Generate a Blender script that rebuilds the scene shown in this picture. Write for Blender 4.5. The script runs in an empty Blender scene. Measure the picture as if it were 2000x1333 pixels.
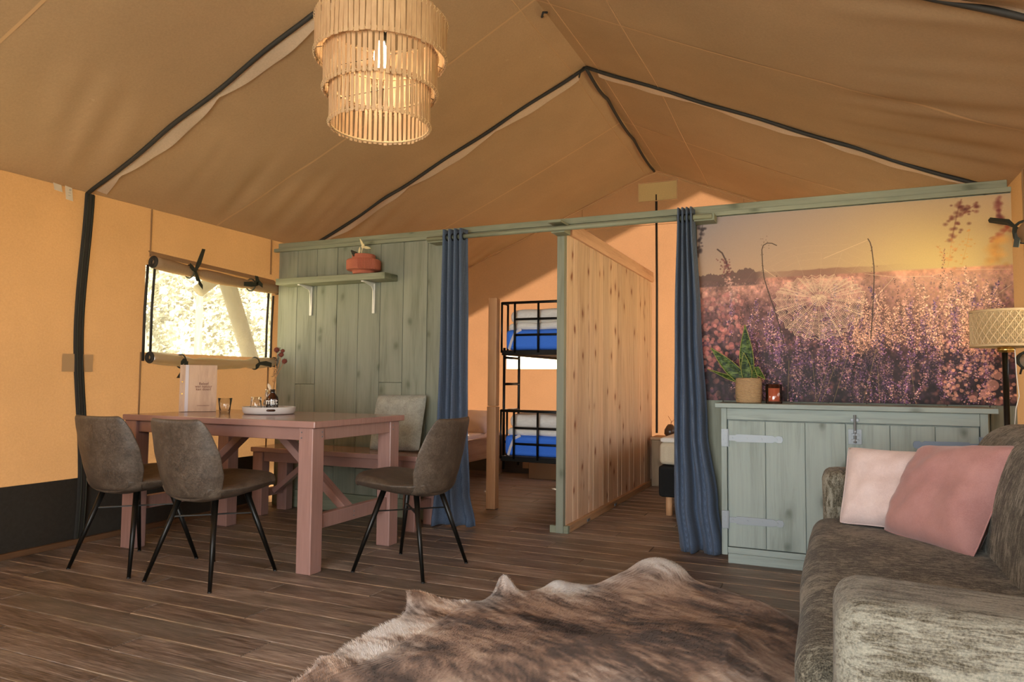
import bpy, bmesh, math, random
import numpy as np
from math import sin, cos, pi, radians, sqrt
from mathutils import Vector, Matrix, noise as mn
random.seed(7); rng = np.random.default_rng(7)
sc = bpy.context.scene
COL = sc.collection

# ------------------------------------------------------------------ camera
F_PX, YAW, PITCH, ROLL, CAM_H = 1392.147, 0.417583, 0.054661, 0.0090878, 1.034
fw = Vector((-sin(YAW)*cos(PITCH), cos(YAW)*cos(PITCH), sin(PITCH)))
rt0 = Vector((cos(YAW), sin(YAW), 0)); up0 = rt0.cross(fw)
rt = rt0*cos(ROLL)+up0*sin(ROLL); up = -rt0*sin(ROLL)+up0*cos(ROLL)
cd = bpy.data.cameras.new('camera'); cam = bpy.data.objects.new('camera', cd); COL.objects.link(cam)
cd.sensor_width = 36; cd.lens = F_PX/2000*36; cd.clip_start = .02; cd.clip_end = 500
cam.matrix_world = Matrix(((rt.x, up.x, -fw.x, 0), (rt.y, up.y, -fw.y, 0), (rt.z, up.z, -fw.z, CAM_H), (0, 0, 0, 1)))
sc.camera = cam
# ------------------------------------------------------------------ light and exposure
sc.view_settings.view_transform = 'Standard'; sc.view_settings.look = 'None'
sc.view_settings.gamma = 1; sc.view_settings.use_curve_mapping = False
sc.view_settings.exposure = 0.0
sc.cycles.max_bounces = 10; sc.cycles.diffuse_bounces = 6; sc.cycles.glossy_bounces = 4
sc.cycles.transmission_bounces = 8; sc.cycles.transparent_max_bounces = 16
sc.cycles.use_denoising = True; sc.cycles.sample_clamp_indirect = 6
sc.cycles.caustics_reflective = False; sc.cycles.caustics_refractive = False
world = bpy.data.worlds.new('world'); sc.world = world; world.use_nodes = True
wn = world.node_tree.nodes; wl_ = world.node_tree.links
bg = wn['Background']; bg.inputs['Strength'].default_value = 4.6
tc = wn.new('ShaderNodeTexCoord'); sx = wn.new('ShaderNodeSeparateXYZ'); cr = wn.new('ShaderNodeValToRGB')
wl_.new(tc.outputs['Generated'], sx.inputs[0]); wl_.new(sx.outputs['Z'], cr.inputs['Fac']); wl_.new(cr.outputs['Color'], bg.inputs['Color'])
cr.color_ramp.elements[0].position = 0.0; cr.color_ramp.elements[0].color = (1.0, .96, .88, 1)
cr.color_ramp.elements[1].position = 0.6; cr.color_ramp.elements[1].color = (.74, .86, 1.0, 1)
sd = bpy.data.lights.new('sun', 'SUN'); sun = bpy.data.objects.new('sun', sd); COL.objects.link(sun)
sd.energy = 65; sd.angle = radians(2.5); sd.color = (1, .9, .76)
sun.rotation_euler = Vector((-.54, .54, .66)).to_track_quat('Z', 'Y').to_euler()
# daylight that enters through the open tent front
ad = bpy.data.lights.new('front_daylight', 'AREA'); fl = bpy.data.objects.new('front_daylight', ad); COL.objects.link(fl)
ad.shape = 'RECTANGLE'; ad.size = 2.6; ad.size_y = 2.0; ad.energy = 165; ad.color = (.86, .94, 1.0)
fl.location = (-.75, -1.9, 1.25); fl.rotation_euler = (radians(90), 0, 0)

# ------------------------------------------------------------------ helpers
def lin(c):
    if isinstance(c, int): c = ((c >> 16) & 255, (c >> 8) & 255, c & 255)
    r = []
    for v in c[:3]:
        v /= 255; r.append(v/12.92 if v <= .04045 else ((v+.055)/1.055)**2.4)
    return (*r, 1)

class NT:
    def __init__(s, name):
        s.m = bpy.data.materials.new(name); s.m.use_nodes = True
        s.n = s.m.node_tree.nodes; s.l = s.m.node_tree.links
        s.b = s.n['Principled BSDF']; s.out = s.n['Material Output']
    def new(s, t, **k):
        nd = s.n.new('ShaderNode'+t)
        for a, v in k.items():
            if hasattr(nd, a): setattr(nd, a, v)
            else: nd.inputs[a.replace('_', ' ')].default_value = v
        return nd
    def link(s, a, b): s.l.new(a, b); return s
    def coord(s, scale=(1, 1, 1), rand=True, out='Object'):
        t = s.new('TexCoord'); mp = s.new('Mapping'); mp.inputs['Scale'].default_value = scale
        if rand:
            oi = s.new('ObjectInfo'); mu = s.new('Math', operation='MULTIPLY'); mu.inputs[1].default_value = 37.
            ad = s.new('VectorMath', operation='ADD')
            s.link(oi.outputs['Random'], mu.inputs[0]); s.link(t.outputs[out], ad.inputs[0]); s.link(mu.outputs[0], ad.inputs[1])
            s.link(ad.outputs[0], mp.inputs['Vector'])
        else: s.link(t.outputs[out], mp.inputs['Vector'])
        return mp.outputs[0]
    def noise(s, vec, scale=5, detail=4, rough=.55, dist=0.0):
        n = s.new('TexNoise'); n.inputs['Scale'].default_value = scale; n.inputs['Detail'].default_value = detail
        n.inputs['Roughness'].default_value = rough; n.inputs['Distortion'].default_value = dist
        s.link(vec, n.inputs['Vector']); return n.outputs['Fac']
    def ramp(s, fac, stops):
        r = s.new('ValToRGB'); e = r.color_ramp.elements
        e[0].position, e[0].color = stops[0][0], lin(stops[0][1])
        e[1].position, e[1].color = stops[-1][0], lin(stops[-1][1])
        for p, c in stops[1:-1]: k = e.new(p); k.color = lin(c)
        s.link(fac, r.inputs['Fac']); return r.outputs['Color']
    def framp(s, fac, a, b, lo=0., hi=1.):
        r = s.new('MapRange'); r.inputs['From Min'].default_value = a; r.inputs['From Max'].default_value = b
        r.inputs['To Min'].default_value = lo; r.inputs['To Max'].default_value = hi
        s.link(fac, r.inputs['Value']); return r.outputs['Result']
    def mix(s, f, a, b, mode='MIX'):
        m = s.new('MixRGB', blend_type=mode)
        for i, x in ((0, f), (1, a), (2, b)):
            if hasattr(x, 'links'): s.link(x, m.inputs[i])
            else: m.inputs[i].default_value = x
        return m.outputs[0]
    def base(s, c):
        if hasattr(c, 'links'): s.link(c, s.b.inputs['Base Color'])
        else: s.b.inputs['Base Color'].default_value = lin(c)
        return s
    def rough(s, v, **k):
        if hasattr(v, 'links'): s.link(v, s.b.inputs['Roughness'])
        else: s.b.inputs['Roughness'].default_value = v
        for a, x in k.items(): s.b.inputs[a.replace('_', ' ')].default_value = x
        return s
    def bump(s, fac, strength=.3, dist=.01, target=None):
        b = s.new('Bump'); b.inputs['Strength'].default_value = strength; b.inputs['Distance'].default_value = dist
        s.link(fac, b.inputs['Height'])
        for t in (target or [s.b]): s.link(b.outputs[0], t.inputs['Normal'])
        return s

MATS = {}
def plain(name, c, r=.6, metal=0, **k):
    t = NT(name); t.base(c); t.rough(r, Metallic=metal, **k); MATS[name] = t.m; return t.m

def axsc(axis, a, c):
    return tuple(a if i == axis else c for i in range(3))

def wood(name, dark, mid, light, axis=2, knots=.5, rough=.6, vary=.10, knotcol=None, grain=1., bump=.25, spec=.3, kscale=5.5, nrm=1):
    t = NT(name)
    v = t.coord(axsc(axis, 1.2*grain, 22*grain)); v2 = t.coord(axsc(axis, .6, 5)); v3 = t.coord(axsc(axis, .7, 1.15))
    n1 = t.noise(v, 3, 6, .65, .6); n2 = t.noise(v2, 2, 3, .5, .4)
    f = t.mix(.5, n1, n2)
    c = t.ramp(f, [(.3, dark), (.5, mid), (.72, light)])
    # knots
    vo = t.new('TexVoronoi', feature='F1'); vo.inputs['Scale'].default_value = kscale; vo.inputs['Randomness'].default_value = 1
    vo.voronoi_dimensions = '2D'; sxyz = t.new('SeparateXYZ'); cxyz = t.new('CombineXYZ'); t.link(v3, sxyz.inputs[0])
    ax2 = [i for i in range(3) if i != nrm]; t.link(sxyz.outputs[ax2[0]], cxyz.inputs[0]); t.link(sxyz.outputs[ax2[1]], cxyz.inputs[1])
    wv_ = t.new('VectorMath', operation='ADD'); t.link(cxyz.outputs[0], wv_.inputs[0]); wn2 = t.new('TexNoise'); wn2.inputs['Scale'].default_value = 9; t.link(v3, wn2.inputs['Vector']); sc_ = t.new('VectorMath', operation='SCALE'); sc_.inputs['Scale'].default_value = .05; t.link(wn2.outputs['Color'], sc_.inputs[0]); t.link(sc_.outputs[0], wv_.inputs[1])
    t.link(wv_.outputs[0], vo.inputs['Vector'])
    kn = t.framp(vo.outputs['Distance'], .03, .15, 1, 0); kn.node.clamp = True
    sp = t.new('SeparateColor'); t.link(vo.outputs['Color'], sp.inputs[0])
    sel2 = t.framp(sp.outputs[0], .70, .74, 0, knots)
    rg = t.framp(vo.outputs['Distance'], .12, .34, .35, 0); rg.node.clamp = True
    kn = t.mix(1., kn, rg, 'ADD')
    km = t.new('Math', operation='MULTIPLY'); t.link(kn, km.inputs[0]); t.link(sel2, km.inputs[1])
    c = t.mix(km.outputs[0], c, lin(knotcol or dark))
    oi = t.new('ObjectInfo'); mr = t.framp(oi.outputs['Random'], 0, 1, 1-vary, 1+vary)
    hs = t.new('HueSaturation'); t.link(mr, hs.inputs['Value']); t.link(c, hs.inputs['Color'])
    t.base(hs.outputs[0]); t.rough(rough); t.b.inputs['Specular IOR Level'].default_value = spec
    t.bump(n1, bump, .004); MATS[name] = t.m; return t.m

def fabric(name, c1, c2, scale=260, rough=.9, bump=.4, sheen=.0, big=.0, c3=None, noisy=False):
    t = NT(name); v = t.coord((1, 1, 1))
    w1 = t.new('TexWave', wave_type='BANDS', bands_direction='X'); w2 = t.new('TexWave', wave_type='BANDS', bands_direction='Z'); w3 = t.new('TexWave', wave_type='BANDS', bands_direction='Y')
    if noisy:
        h = t.noise(v, scale*.6, 2, .7); n = t.noise(v, 14, 5, .75)
    for w in (w1, w2, w3):
        w.inputs['Scale'].default_value = scale/6; w.inputs['Distortion'].default_value = 1.2; w.inputs['Detail'].default_value = 1; t.link(v, w.inputs['Vector'])
    if not noisy:
        h = t.mix(.5, t.mix(.5, w1.outputs['Fac'], w2.outputs['Fac']), w3.outputs['Fac']); n = t.noise(v, scale/3, 3, .7)
    f = t.mix(.6, h, n)
    c = t.ramp(f, [(.3, c1), (.7, c2)])
    if c3 is not None: c = t.mix(t.framp(t.noise(v, 6, 3, .6), .4, .65, 0, big), c, lin(c3))
    t.base(c); t.rough(rough); t.b.inputs['Specular IOR Level'].default_value = .15
    t.b.inputs['Sheen Weight'].default_value = sheen
    t.bump(f, bump, .0015); MATS[name] = t.m; return t.m

def canvas(name, refl, trans, wt=.5, weave=500, spots=0):
    t = NT(name); t.n.remove(t.b)
    v = t.coord((1, 1, 1), rand=False, out='Object')
    d = t.new('BsdfDiffuse'); tr = t.new('BsdfTranslucent'); mx = t.new('MixShader')
    n = t.noise(v, 90, 4, .8); n2 = t.noise(v, 1.3, 3, .6)
    f = t.mix(.45, n, n2)
    dk = tuple(int(x*.86) for x in ((refl >> 16) & 255, (refl >> 8) & 255, refl & 255))
    c = t.ramp(f, [(.3, dk), (.7, refl)])
    if spots:
        vo = t.new('TexVoronoi', feature='F1'); vo.inputs['Scale'].default_value = 7; t.link(v, vo.inputs['Vector'])
        rg = t.new('Math', operation='COMPARE'); rg.inputs[1].default_value = .09; rg.inputs[2].default_value = .012; t.link(vo.outputs['Distance'], rg.inputs[0])
        zone = t.framp(t.noise(v, 1.1, 2, .5), .56, .64, 0, .22)
        mm = t.new('Math', operation='MULTIPLY'); t.link(rg.outputs[0], mm.inputs[0]); t.link(zone, mm.inputs[1])
        c = t.mix(mm.outputs[0], c, lin(0xe8d2b0))
    t.link(c, d.inputs['Color'])
    dt = tuple(int(x*.88) for x in ((trans >> 16) & 255, (trans >> 8) & 255, trans & 255))
    t.link(t.ramp(f, [(.3, dt), (.7, trans)]), tr.inputs['Color'])
    mx.inputs[0].default_value = wt
    t.link(d.outputs[0], mx.inputs[1]); t.link(tr.outputs[0], mx.inputs[2]); t.link(mx.outputs[0], t.out.inputs['Surface'])
    wv = t.noise(v, weave, 2, .6); t.bump(wv, .25, .001, [d, tr])
    MATS[name] = t.m; return t.m

class MB:
    def __init__(s): s.v = []; s.f = []; s.uv = None
    def add(s, vs, fs):
        o = len(s.v); s.v += [tuple(p) for p in vs]; s.f += [tuple(i+o for i in f) for f in fs]; return s
    def box(s, x0, x1, y0, y1, z0, z1):
        return s.add([(x0, y0, z0), (x1, y0, z0), (x1, y1, z0), (x0, y1, z0), (x0, y0, z1), (x1, y0, z1), (x1, y1, z1), (x0, y1, z1)],
                     [(0, 3, 2, 1), (4, 5, 6, 7), (0, 1, 5, 4), (1, 2, 6, 5), (2, 3, 7, 6), (3, 0, 4, 7)])
    def beam(s, p0, p1, w, h, upv=(0, 0, 1)):
        p0, p1 = Vector(p0), Vector(p1); d = (p1-p0).normalized(); u = Vector(upv)
        a = d.cross(u)
        if a.length < 1e-4: a = d.cross(Vector((1, 0, 0)))
        a.normalize(); b = a.cross(d).normalized(); vs = []
        for p in (p0, p1):
            for i, j in ((-1, -1), (1, -1), (1, 1), (-1, 1)): vs.append(p+a*(i*w/2)+b*(j*h/2))
        return s.add(vs, [(0, 3, 2, 1), (4, 5, 6, 7), (0, 1, 5, 4), (1, 2, 6, 5), (2, 3, 7, 6), (3, 0, 4, 7)])
    def tube(s, pts, r, n=8, cap=True):
        pts = [Vector(p) for p in pts]; m = len(pts)
        rs = r if isinstance(r, (list, tuple)) else [r]*m
        prev = None; vs = []; fs = []
        for i, p in enumerate(pts):
            d = (pts[min(i+1, m-1)]-pts[max(i-1, 0)]).normalized()
            if prev is None:
                a = d.cross(Vector((0, 0, 1)))
                if a.length < 1e-3: a = d.cross(Vector((1, 0, 0)))
            else: a = prev - d*prev.dot(d)
            a.normalize(); prev = a; b = d.cross(a)
            for k in range(n):
                t = 2*pi*k/n; vs.append(p+a*(cos(t)*rs[i])+b*(sin(t)*rs[i]))
        for i in range(m-1):
            for k in range(n):
                k2 = (k+1) % n; fs.append((i*n+k, i*n+k2, (i+1)*n+k2, (i+1)*n+k))
        if cap: fs.append(tuple(range(n))[::-1]); fs.append(tuple((m-1)*n+k for k in range(n)))
        return s.add(vs, fs)
    def ring(s, c, R, r, n=32, m=6, ax=(0, 0, 1)):
        q = Vector((0, 0, 1)).rotation_difference(Vector(ax)); vs = []; fs = []
        for i in range(n):
            t = 2*pi*i/n
            for j in range(m):
                u = 2*pi*j/m; p = Vector(((R+r*cos(u))*cos(t), (R+r*cos(u))*sin(t), r*sin(u)))
                vs.append(q @ p+Vector(c))
        for i in range(n):
            for j in range(m):
                i2, j2 = (i+1) % n, (j+1) % m; fs.append((i*m+j, i2*m+j, i2*m+j2, i*m+j2))
        return s.add(vs, fs)
    def lathe(s, prof, c=(0, 0, 0), n=32, flute=None, q=None):
        vs = []; fs = []; m = len(prof)
        for i, (r, z) in enumerate(prof):
            for k in range(n):
                t = 2*pi*k/n; rr = r*(1+(flute(i, t) if flute else 0))
                p = Vector((rr*cos(t), rr*sin(t), z))
                if q is not None: p = q @ p
                vs.append(p+Vector(c))
        for i in range(m-1):
            for k in range(n):
                k2 = (k+1) % n; fs.append((i*n+k, i*n+k2, (i+1)*n+k2, (i+1)*n+k))
        return s.add(vs, fs)
    def grid(s, fn, nu, nv, skip=None):
        vs = [fn(i/nu, j/nv) for j in range(nv+1) for i in range(nu+1)]
        fs = [(j*(nu+1)+i, j*(nu+1)+i+1, (j+1)*(nu+1)+i+1, (j+1)*(nu+1)+i) for j in range(nv) for i in range(nu) if not (skip and skip(i, j))]
        return s.add(vs, fs)
    def rbox(s, x0, x1, y0, y1, z0, z1, r, n=10, fn=None):
        """box with round edges; fn moves each vertex (for sag and bulge)"""
        lo = Vector((x0, y0, z0)); hi = Vector((x1, y1, z1)); idx = {}; vs = []; fs = []
        def vid(i, j, k):
            if (i, j, k) not in idx:
                def g(a, n_, l, h):
                    # denser near the ends
                    t = a/n_; t = .5-.5*cos(pi*t); return l+(h-l)*t
                p = Vector((g(i, n, x0, x1), g(j, n, y0, y1), g(k, n, z0, z1)))
                inn = Vector([min(max(p[a], lo[a]+r), hi[a]-r) for a in range(3)])
                d = p-inn
                if d.length > 1e-9: p = inn+d.normalized()*r
                if fn: p = fn(p)
                idx[(i, j, k)] = len(vs); vs.append(p)
            return idx[(i, j, k)]
        for a in range(n):
            for b in range(n):
                fs.append((vid(a, b, 0), vid(a, b+1, 0), vid(a+1, b+1, 0), vid(a+1, b, 0)))
                fs.append((vid(a, b, n), vid(a+1, b, n), vid(a+1, b+1, n), vid(a, b+1, n)))
                fs.append((vid(a, 0, b), vid(a+1, 0, b), vid(a+1, 0, b+1), vid(a, 0, b+1)))
                fs.append((vid(a, n, b), vid(a, n, b+1), vid(a+1, n, b+1), vid(a+1, n, b)))
                fs.append((vid(0, a, b), vid(0, a, b+1), vid(0, a+1, b+1), vid(0, a+1, b)))
                fs.append((vid(n, a, b), vid(n, a+1, b), vid(n, a+1, b+1), vid(n, a, b+1)))
        return s.add(vs, fs)

WL = {}
def props(o, label=None, cat=None, group=None, kind=None):
    if label: o['label'] = label
    if cat: o['category'] = cat
    if group: o['group'] = group
    if kind: o['kind'] = kind
def thing(name, loc, label=None, cat=None, group=None, kind=None):
    o = bpy.data.objects.new(name, None); COL.objects.link(o); o.location = loc; o.empty_display_size = .1
    WL[o.name] = Vector(loc); props(o, label, cat, group, kind); return o
def obj(name, mb, mat, parent=None, smooth=False, bevel=0, solid=0, sub=0, label=None, cat=None, group=None, kind=None, base=None):
    vs = np.array([tuple(p) for p in mb.v], dtype=float)
    b = Vector(((vs[:, 0].min()+vs[:, 0].max())/2, (vs[:, 1].min()+vs[:, 1].max())/2, vs[:, 2].min())) if base is None else Vector(base)
    me = bpy.data.meshes.new(name); me.from_pydata([tuple(p) for p in (vs-np.array(b))], [], mb.f); me.update()
    me.materials.append(mat if not isinstance(mat, str) else MATS[mat])
    if smooth: me.shade_smooth()
    o = bpy.data.objects.new(name, me); COL.objects.link(o)
    if parent is not None: o.parent = parent; o.location = b-WL[parent.name]
    else: o.location = b
    WL[o.name] = b
    if solid: md = o.modifiers.new('s', 'SOLIDIFY'); md.thickness = solid; md.offset = 0
    if sub: md = o.modifiers.new('u', 'SUBSURF'); md.levels = sub; md.render_levels = sub
    if bevel:
        md = o.modifiers.new('b', 'BEVEL'); md.width = bevel; md.segments = 2; md.limit_method = 'ANGLE'; md.angle_limit = radians(40)
    props(o, label, cat, group, kind); return o
def smooth_angle(o, deg=35):
    me = o.data; me.shade_smooth()
    try: me.set_sharp_from_angle(angle=radians(deg))
    except Exception: pass
def copy_tree(o, parent=None):
    c = o.copy(); COL.objects.link(c); c.parent = parent
    for ch in list(o.children): copy_tree(ch, c)
    return c
def text(name, body, size, mat, parent, mw, align='CENTER', ext=.0006, sp=1.0, shear=0):
    cu = bpy.data.curves.new(name, 'FONT'); cu.body = body; cu.size = size; cu.align_x = align; cu.extrude = ext
    cu.space_line = sp; cu.materials.append(MATS[mat]); cu.offset = size*.012; cu.shear = shear
    tmp = bpy.data.objects.new('tmp', cu); COL.objects.link(tmp); dg = bpy.context.evaluated_depsgraph_get()
    me = bpy.data.meshes.new_from_object(tmp.evaluated_get(dg)); bpy.data.objects.remove(tmp); me.name = name
    o = bpy.data.objects.new(name, me); COL.objects.link(o); o.parent = parent; o['kind'] = 'stuff'
    o.matrix_local = Matrix.Translation(-WL[parent.name]) @ mw
    return o
def frame(org, xv, zv):
    """matrix with local X along xv and local Y along zv (text in that plane)"""
    x = Vector(xv).normalized(); y = Vector(zv); y = (y-x*y.dot(x)).normalized(); z = x.cross(y)
    return Matrix(((x.x, y.x, z.x, org[0]), (x.y, y.y, z.y, org[1]), (x.z, y.z, z.z, org[2]), (0, 0, 0, 1)))

# ------------------------------------------------------------------ materials
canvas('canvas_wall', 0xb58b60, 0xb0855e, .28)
canvas('canvas_roof', 0xc4a582, 0xa48464, .26, spots=1)
canvas('canvas_wall_dimmed', 0x96704e, 0x8c6446, .19)  # same cloth as the other walls, darkened to hold down the sunlit gable
canvas('canvas_fly', 0x9a8c74, 0x7c6c50, .13)
canvas('flap_pale', 0xe6cdb2, 0xd0ac8c, .2)
canvas('vent_mesh', 0xe0c890, 0xe0b468, .15)
plain('seam', 0x8a6844, .8)
plain('seam_pale', 0xc09a70, .8)
plain('band_black', 0x2a2722, .7)
t = NT('vinyl_black'); v = t.coord((1, 1, 1), rand=False); t.base(t.ramp(t.noise(v, 40, 4, .7), [(.3, 0x2a261e), (.7, 0x35302a)])); t.rough(.62); MATS['vinyl_black'] = t.m
plain('webbing', 0x2b2b1f, .7)
wood('green_x', 0x6a6d59, 0x868973, 0x91947e, 0, .55, .55, .05, 0x50543f, .8, .3)
wood('green_z', 0x686b5a, 0x818474, 0x8c8f7f, 2, .5, .55, .055, 0x4c503c, .8, .3)
wood('green_cab', 0x7a847c, 0x95a09a, 0x9faaa3, 2, .6, .55, .04, 0x5c645a, .7, .3)
wood('green_cab_x', 0x7a847c, 0x95a09a, 0x9faaa3, 0, .5, .55, .04, 0x5c645a, .7, .3)
wood('pine_z', 0xae8c70, 0xceae90, 0xdcc0a4, 2, .85, .6, .13, 0x7a4426, .7, .25, kscale=6, nrm=0)
wood('pine_y', 0xb0866a, 0xcea484, 0xd8b494, 1, .5, .6, .06, 0x6e4028, .7, .25)
wood('pine_post', 0xbd8a60, 0xd4a276, 0xdfb48a, 2, .7, .55, .05, 0x7a3f20, .6, .2)
wood('batten_brown', 0x4a3426, 0x63462f, 0x76553a, 1, .3, .6, .05)
wood('old_wood', 0x74604a, 0x9a8266, 0xac967a, 2, .5, .65, .1)
wood('bed_wood_y', 0x8c6c50, 0xb08c68, 0xc0a07e, 1, .4, .6, .06)
wood('beech_z', 0xb2937a, 0xc9a98d, 0xd3b598, 2, .1, .5, .02, None, .8, .05)
wood('trunk', 0x7a7466, 0xb0aa9a, 0xdad4c6, 2, .4, .9, .15, None, .3, .6)
wood('pole_wood', 0x4c473a, 0x615c4c, 0x706a58, 2, .2, .8, .05, None, .5, .2)

# floor boards: stretched grain along X, weathered brown and grey-green
t = NT('floor_board'); v = t.coord((1.1, 14, 6)); v2 = t.coord((.7, 3, 3)); v4 = t.coord((.5, 1.6, 1))
n1 = t.noise(v, 4, 7, .68, .8); n2 = t.noise(v2, 2.2, 4, .6, .3); n3 = t.noise(v4, 2.4, 2, .5)
n5 = t.noise(t.coord((2.2, 60, 6)), 4, 5, .7, .5)
c = t.ramp(t.mix(.4, t.mix(.5, n1, n2), n5), [(.38, 0x2c231d), (.46, 0x5c4c41), (.53, 0x86756a), (.63, 0xb8a899)])
c = t.mix(t.framp(n3, .48, .7, 0, .5), c, lin(0x6a685e))
oi = t.new('ObjectInfo'); hs = t.new('HueSaturation'); t.link(t.framp(oi.outputs['Random'], 0, 1, .85, 1.14), hs.inputs['Value']); t.link(c, hs.inputs['Color'])
so = t.new('SeparateXYZ'); tco = t.new('TexCoord'); t.link(tco.outputs['Object'], so.inputs[0])
ab = t.new('Math', operation='ABSOLUTE'); t.link(so.outputs['Y'], ab.inputs[0])
ed_ = t.framp(ab.outputs[0], .064, .080, 0, .5); edge_sheen = t.new('Math', operation='MULTIPLY'); t.link(ed_, edge_sheen.inputs[0]); t.link(t.framp(t.noise(t.coord((1.2, 4, 1)), 3, 3, .6), .4, .62), edge_sheen.inputs[1])
t.base(t.mix(edge_sheen.outputs[0], hs.outputs[0], lin(0xb59a78))); t.rough(t.framp(n1, .3, .7, .40, .6)); t.bump(n1, .35, .003); MATS['floor_board'] = t.m  # lightened board edges paint a sheen beside the joints
plain('floor_joint', 0x4c4036, .7)

# pink paint
t = NT('pink_paint'); v = t.coord((1.5, 30, 1.5)); n = t.noise(v, 3, 4, .6); t.base(t.ramp(n, [(.3, 0x98746a), (.7, 0xa68076)])); t.rough(.17); t.bump(n, .06, .002); MATS['pink_paint'] = t.m
t = NT('pink_paint_z'); v = t.coord((25, 25, 1.5)); n = t.noise(v, 3, 4, .6); t.base(t.ramp(n, [(.3, 0x98746a), (.7, 0xa68076)])); t.rough(.33); t.bump(n, .06, .002); MATS['pink_paint_z'] = t.m

# leather of the chairs
t = NT('leather'); v = t.coord((1, 1, 1), rand=True)
n = t.noise(v, 9, 6, .7, .5); n2 = t.noise(v, 60, 5, .75, 1.5)
c = t.ramp(t.mix(.55, n, n2), [(.32, 0x302720), (.48, 0x4e4237), (.64, 0x6c5e50)])
t.base(c); t.rough(t.framp(n2, .3, .7, .42, .6)); t.bump(n2, .25, .002); MATS['leather'] = t.m
plain('stitch', 0x4a3c2c, .8)
plain('black_metal', 0x15130f, .38, .4)
plain('black_plain', 0x16140f, .5)
fabric('curtain_blue', 0x3a4453, 0x606f86, 620, .9, .3, .1)
# chenille sofa: dark olive brown with pale streaks
def chenille(name, sc3, a, b, c_, dk=.0):
    t = NT(name); v = t.coord(sc3, rand=False); v2 = t.coord((1, 1, 1), rand=False)
    n = t.noise(v, 9, 6, .82, .4); n2 = t.noise(v2, 4, 4, .65, .4); n3 = t.noise(v2, 260, 2, .6)
    c = t.ramp(t.mix(.35, n, n2), [(.43+dk, a), (.49+dk, b), (.55+dk, c_)])
    c = t.mix(.3, c, t.ramp(n3, [(.35, 0x221d15), (.65, 0x9a917c)]))
    t.base(c); t.rough(.85); t.b.inputs['Sheen Weight'].default_value = .06; t.b.inputs['Sheen Roughness'].default_value = .4
    t.b.inputs['Specular IOR Level'].default_value = .2
    t.bump(t.mix(.5, n, n3), .5, .004); MATS[name] = t.m
chenille('chenille_x_lit', (1.4, 10, 10), 0x3a3326, 0x69645a, 0x8c897c, -.01)  # paler copy of the sofa cloth, front light on the near arm painted in
chenille('chenille_y', (4, 9, 2.2), 0x25211a, 0x484238, 0x8c8778, .0)
chenille('chenille_z', (7, 7, 1.8), 0x2a261e, 0x565042, 0x959082)
fabric('cushion_dusty', 0x9c6e69, 0xb58680, 420, .85, .3, .25, .4, 0xb98a82, True)
fabric('cushion_pale', 0xc4aca6, 0xdac4be, 300, .8, .5, .3, .3, 0xe4d4ce, True)
fabric('cushion_knit', 0x7e7e72, 0xbab9ac, 260, .95, 1.0, .1, 0, None, True)
# cowhide
t = NT('cowhide'); va = t.new('VertexColor', layer_name='hide')
v = t.coord((1, 1, 1), rand=False); vr = t.new('Mapping'); vr.inputs['Rotation'].default_value = (0, 0, radians(-32)); vr.inputs['Scale'].default_value = (18, 90, 18)
t.link(v, vr.inputs['Vector']); hn = t.noise(vr.outputs[0], 6, 4, .7, .6)
c = t.mix(.55, va.outputs['Color'], t.mix(1., va.outputs['Color'], t.ramp(hn, [(.3, 0x6a6058), (.7, 0xffffff)]), 'MULTIPLY'))
t.base(c); t.rough(.62); t.b.inputs['Sheen Weight'].default_value = .15; t.bump(hn, .6, .004); MATS['cowhide'] = t.m
t = NT('fur'); va = t.new('VertexColor', layer_name='hide'); t.base(va.outputs['Color']); t.rough(.55); t.b.inputs['Specular IOR Level'].default_value = .25; MATS['fur'] = t.m
plain('hide_back', 0xcbb8a2, .9)
# rattan, glass and small materials
t = NT('bamboo'); v = t.coord((1, 1, .2)); n = t.noise(v, 60, 3, .6); t.base(t.ramp(n, [(.3, 0xa98662), (.7, 0xbf9e78)])); t.rough(.5)
MATS['bamboo'] = t.m
plain('rattan', 0xc8aa80, .6)
t = NT('bulb_glow'); t.n.remove(t.b); e = t.new('Emission'); e.inputs['Color'].default_value = (1, .78, .48, 1); e.inputs['Strength'].default_value = 60; t.link(e.outputs[0], t.out.inputs['Surface']); MATS['bulb_glow'] = t.m
def thin_glass(name, tint, gloss=.12, rough=.02, veil=None, veil_f=0, bumpy=0):
    t = NT(name); t.n.remove(t.b); tr = t.new('BsdfTransparent'); tr.inputs['Color'].default_value = lin(tint)
    g = t.new('BsdfGlossy'); g.inputs['Roughness'].default_value = rough; fr = t.new('LayerWeight'); fr.inputs['Blend'].default_value = .12
    m = t.new('MixShader'); mm = t.new('Math', operation='MULTIPLY_ADD'); mm.inputs[1].default_value = 1.0; mm.inputs[2].default_value = gloss*.2
    t.link(fr.outputs[0], mm.inputs[0]); t.link(mm.outputs[0], m.inputs[0]); t.link(tr.outputs[0], m.inputs[1]); t.link(g.outputs[0], m.inputs[2])
    o = m.outputs[0]
    if veil:
        d = t.new('BsdfTranslucent'); d.inputs['Color'].default_value = lin(veil); m2 = t.new('MixShader'); m2.inputs[0].default_value = veil_f
        t.link(o, m2.inputs[1]); t.link(d.outputs[0], m2.inputs[2]); o = m2.outputs[0]
    if bumpy: t.bump(t.noise(t.coord((1, 1, 1), False), bumpy, 3, .6), .5, .02, [g])
    t.link(o, t.out.inputs['Surface']); MATS[name] = t.m
thin_glass('pvc_pane', 0xf8f6ee, .1, .05, 0xfff6e0, .12)
thin_glass('pvc_roll', 0xe8e4d8, 1.6, .18, 0xeeeade, .42, 30)  # heavy pale veil imitates the reflection on the rolled foil
thin_glass('clear_glass', 0xfdfdfd, .5, .01)
thin_glass('glass_base', 0xecece6, .9, .05)
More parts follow.
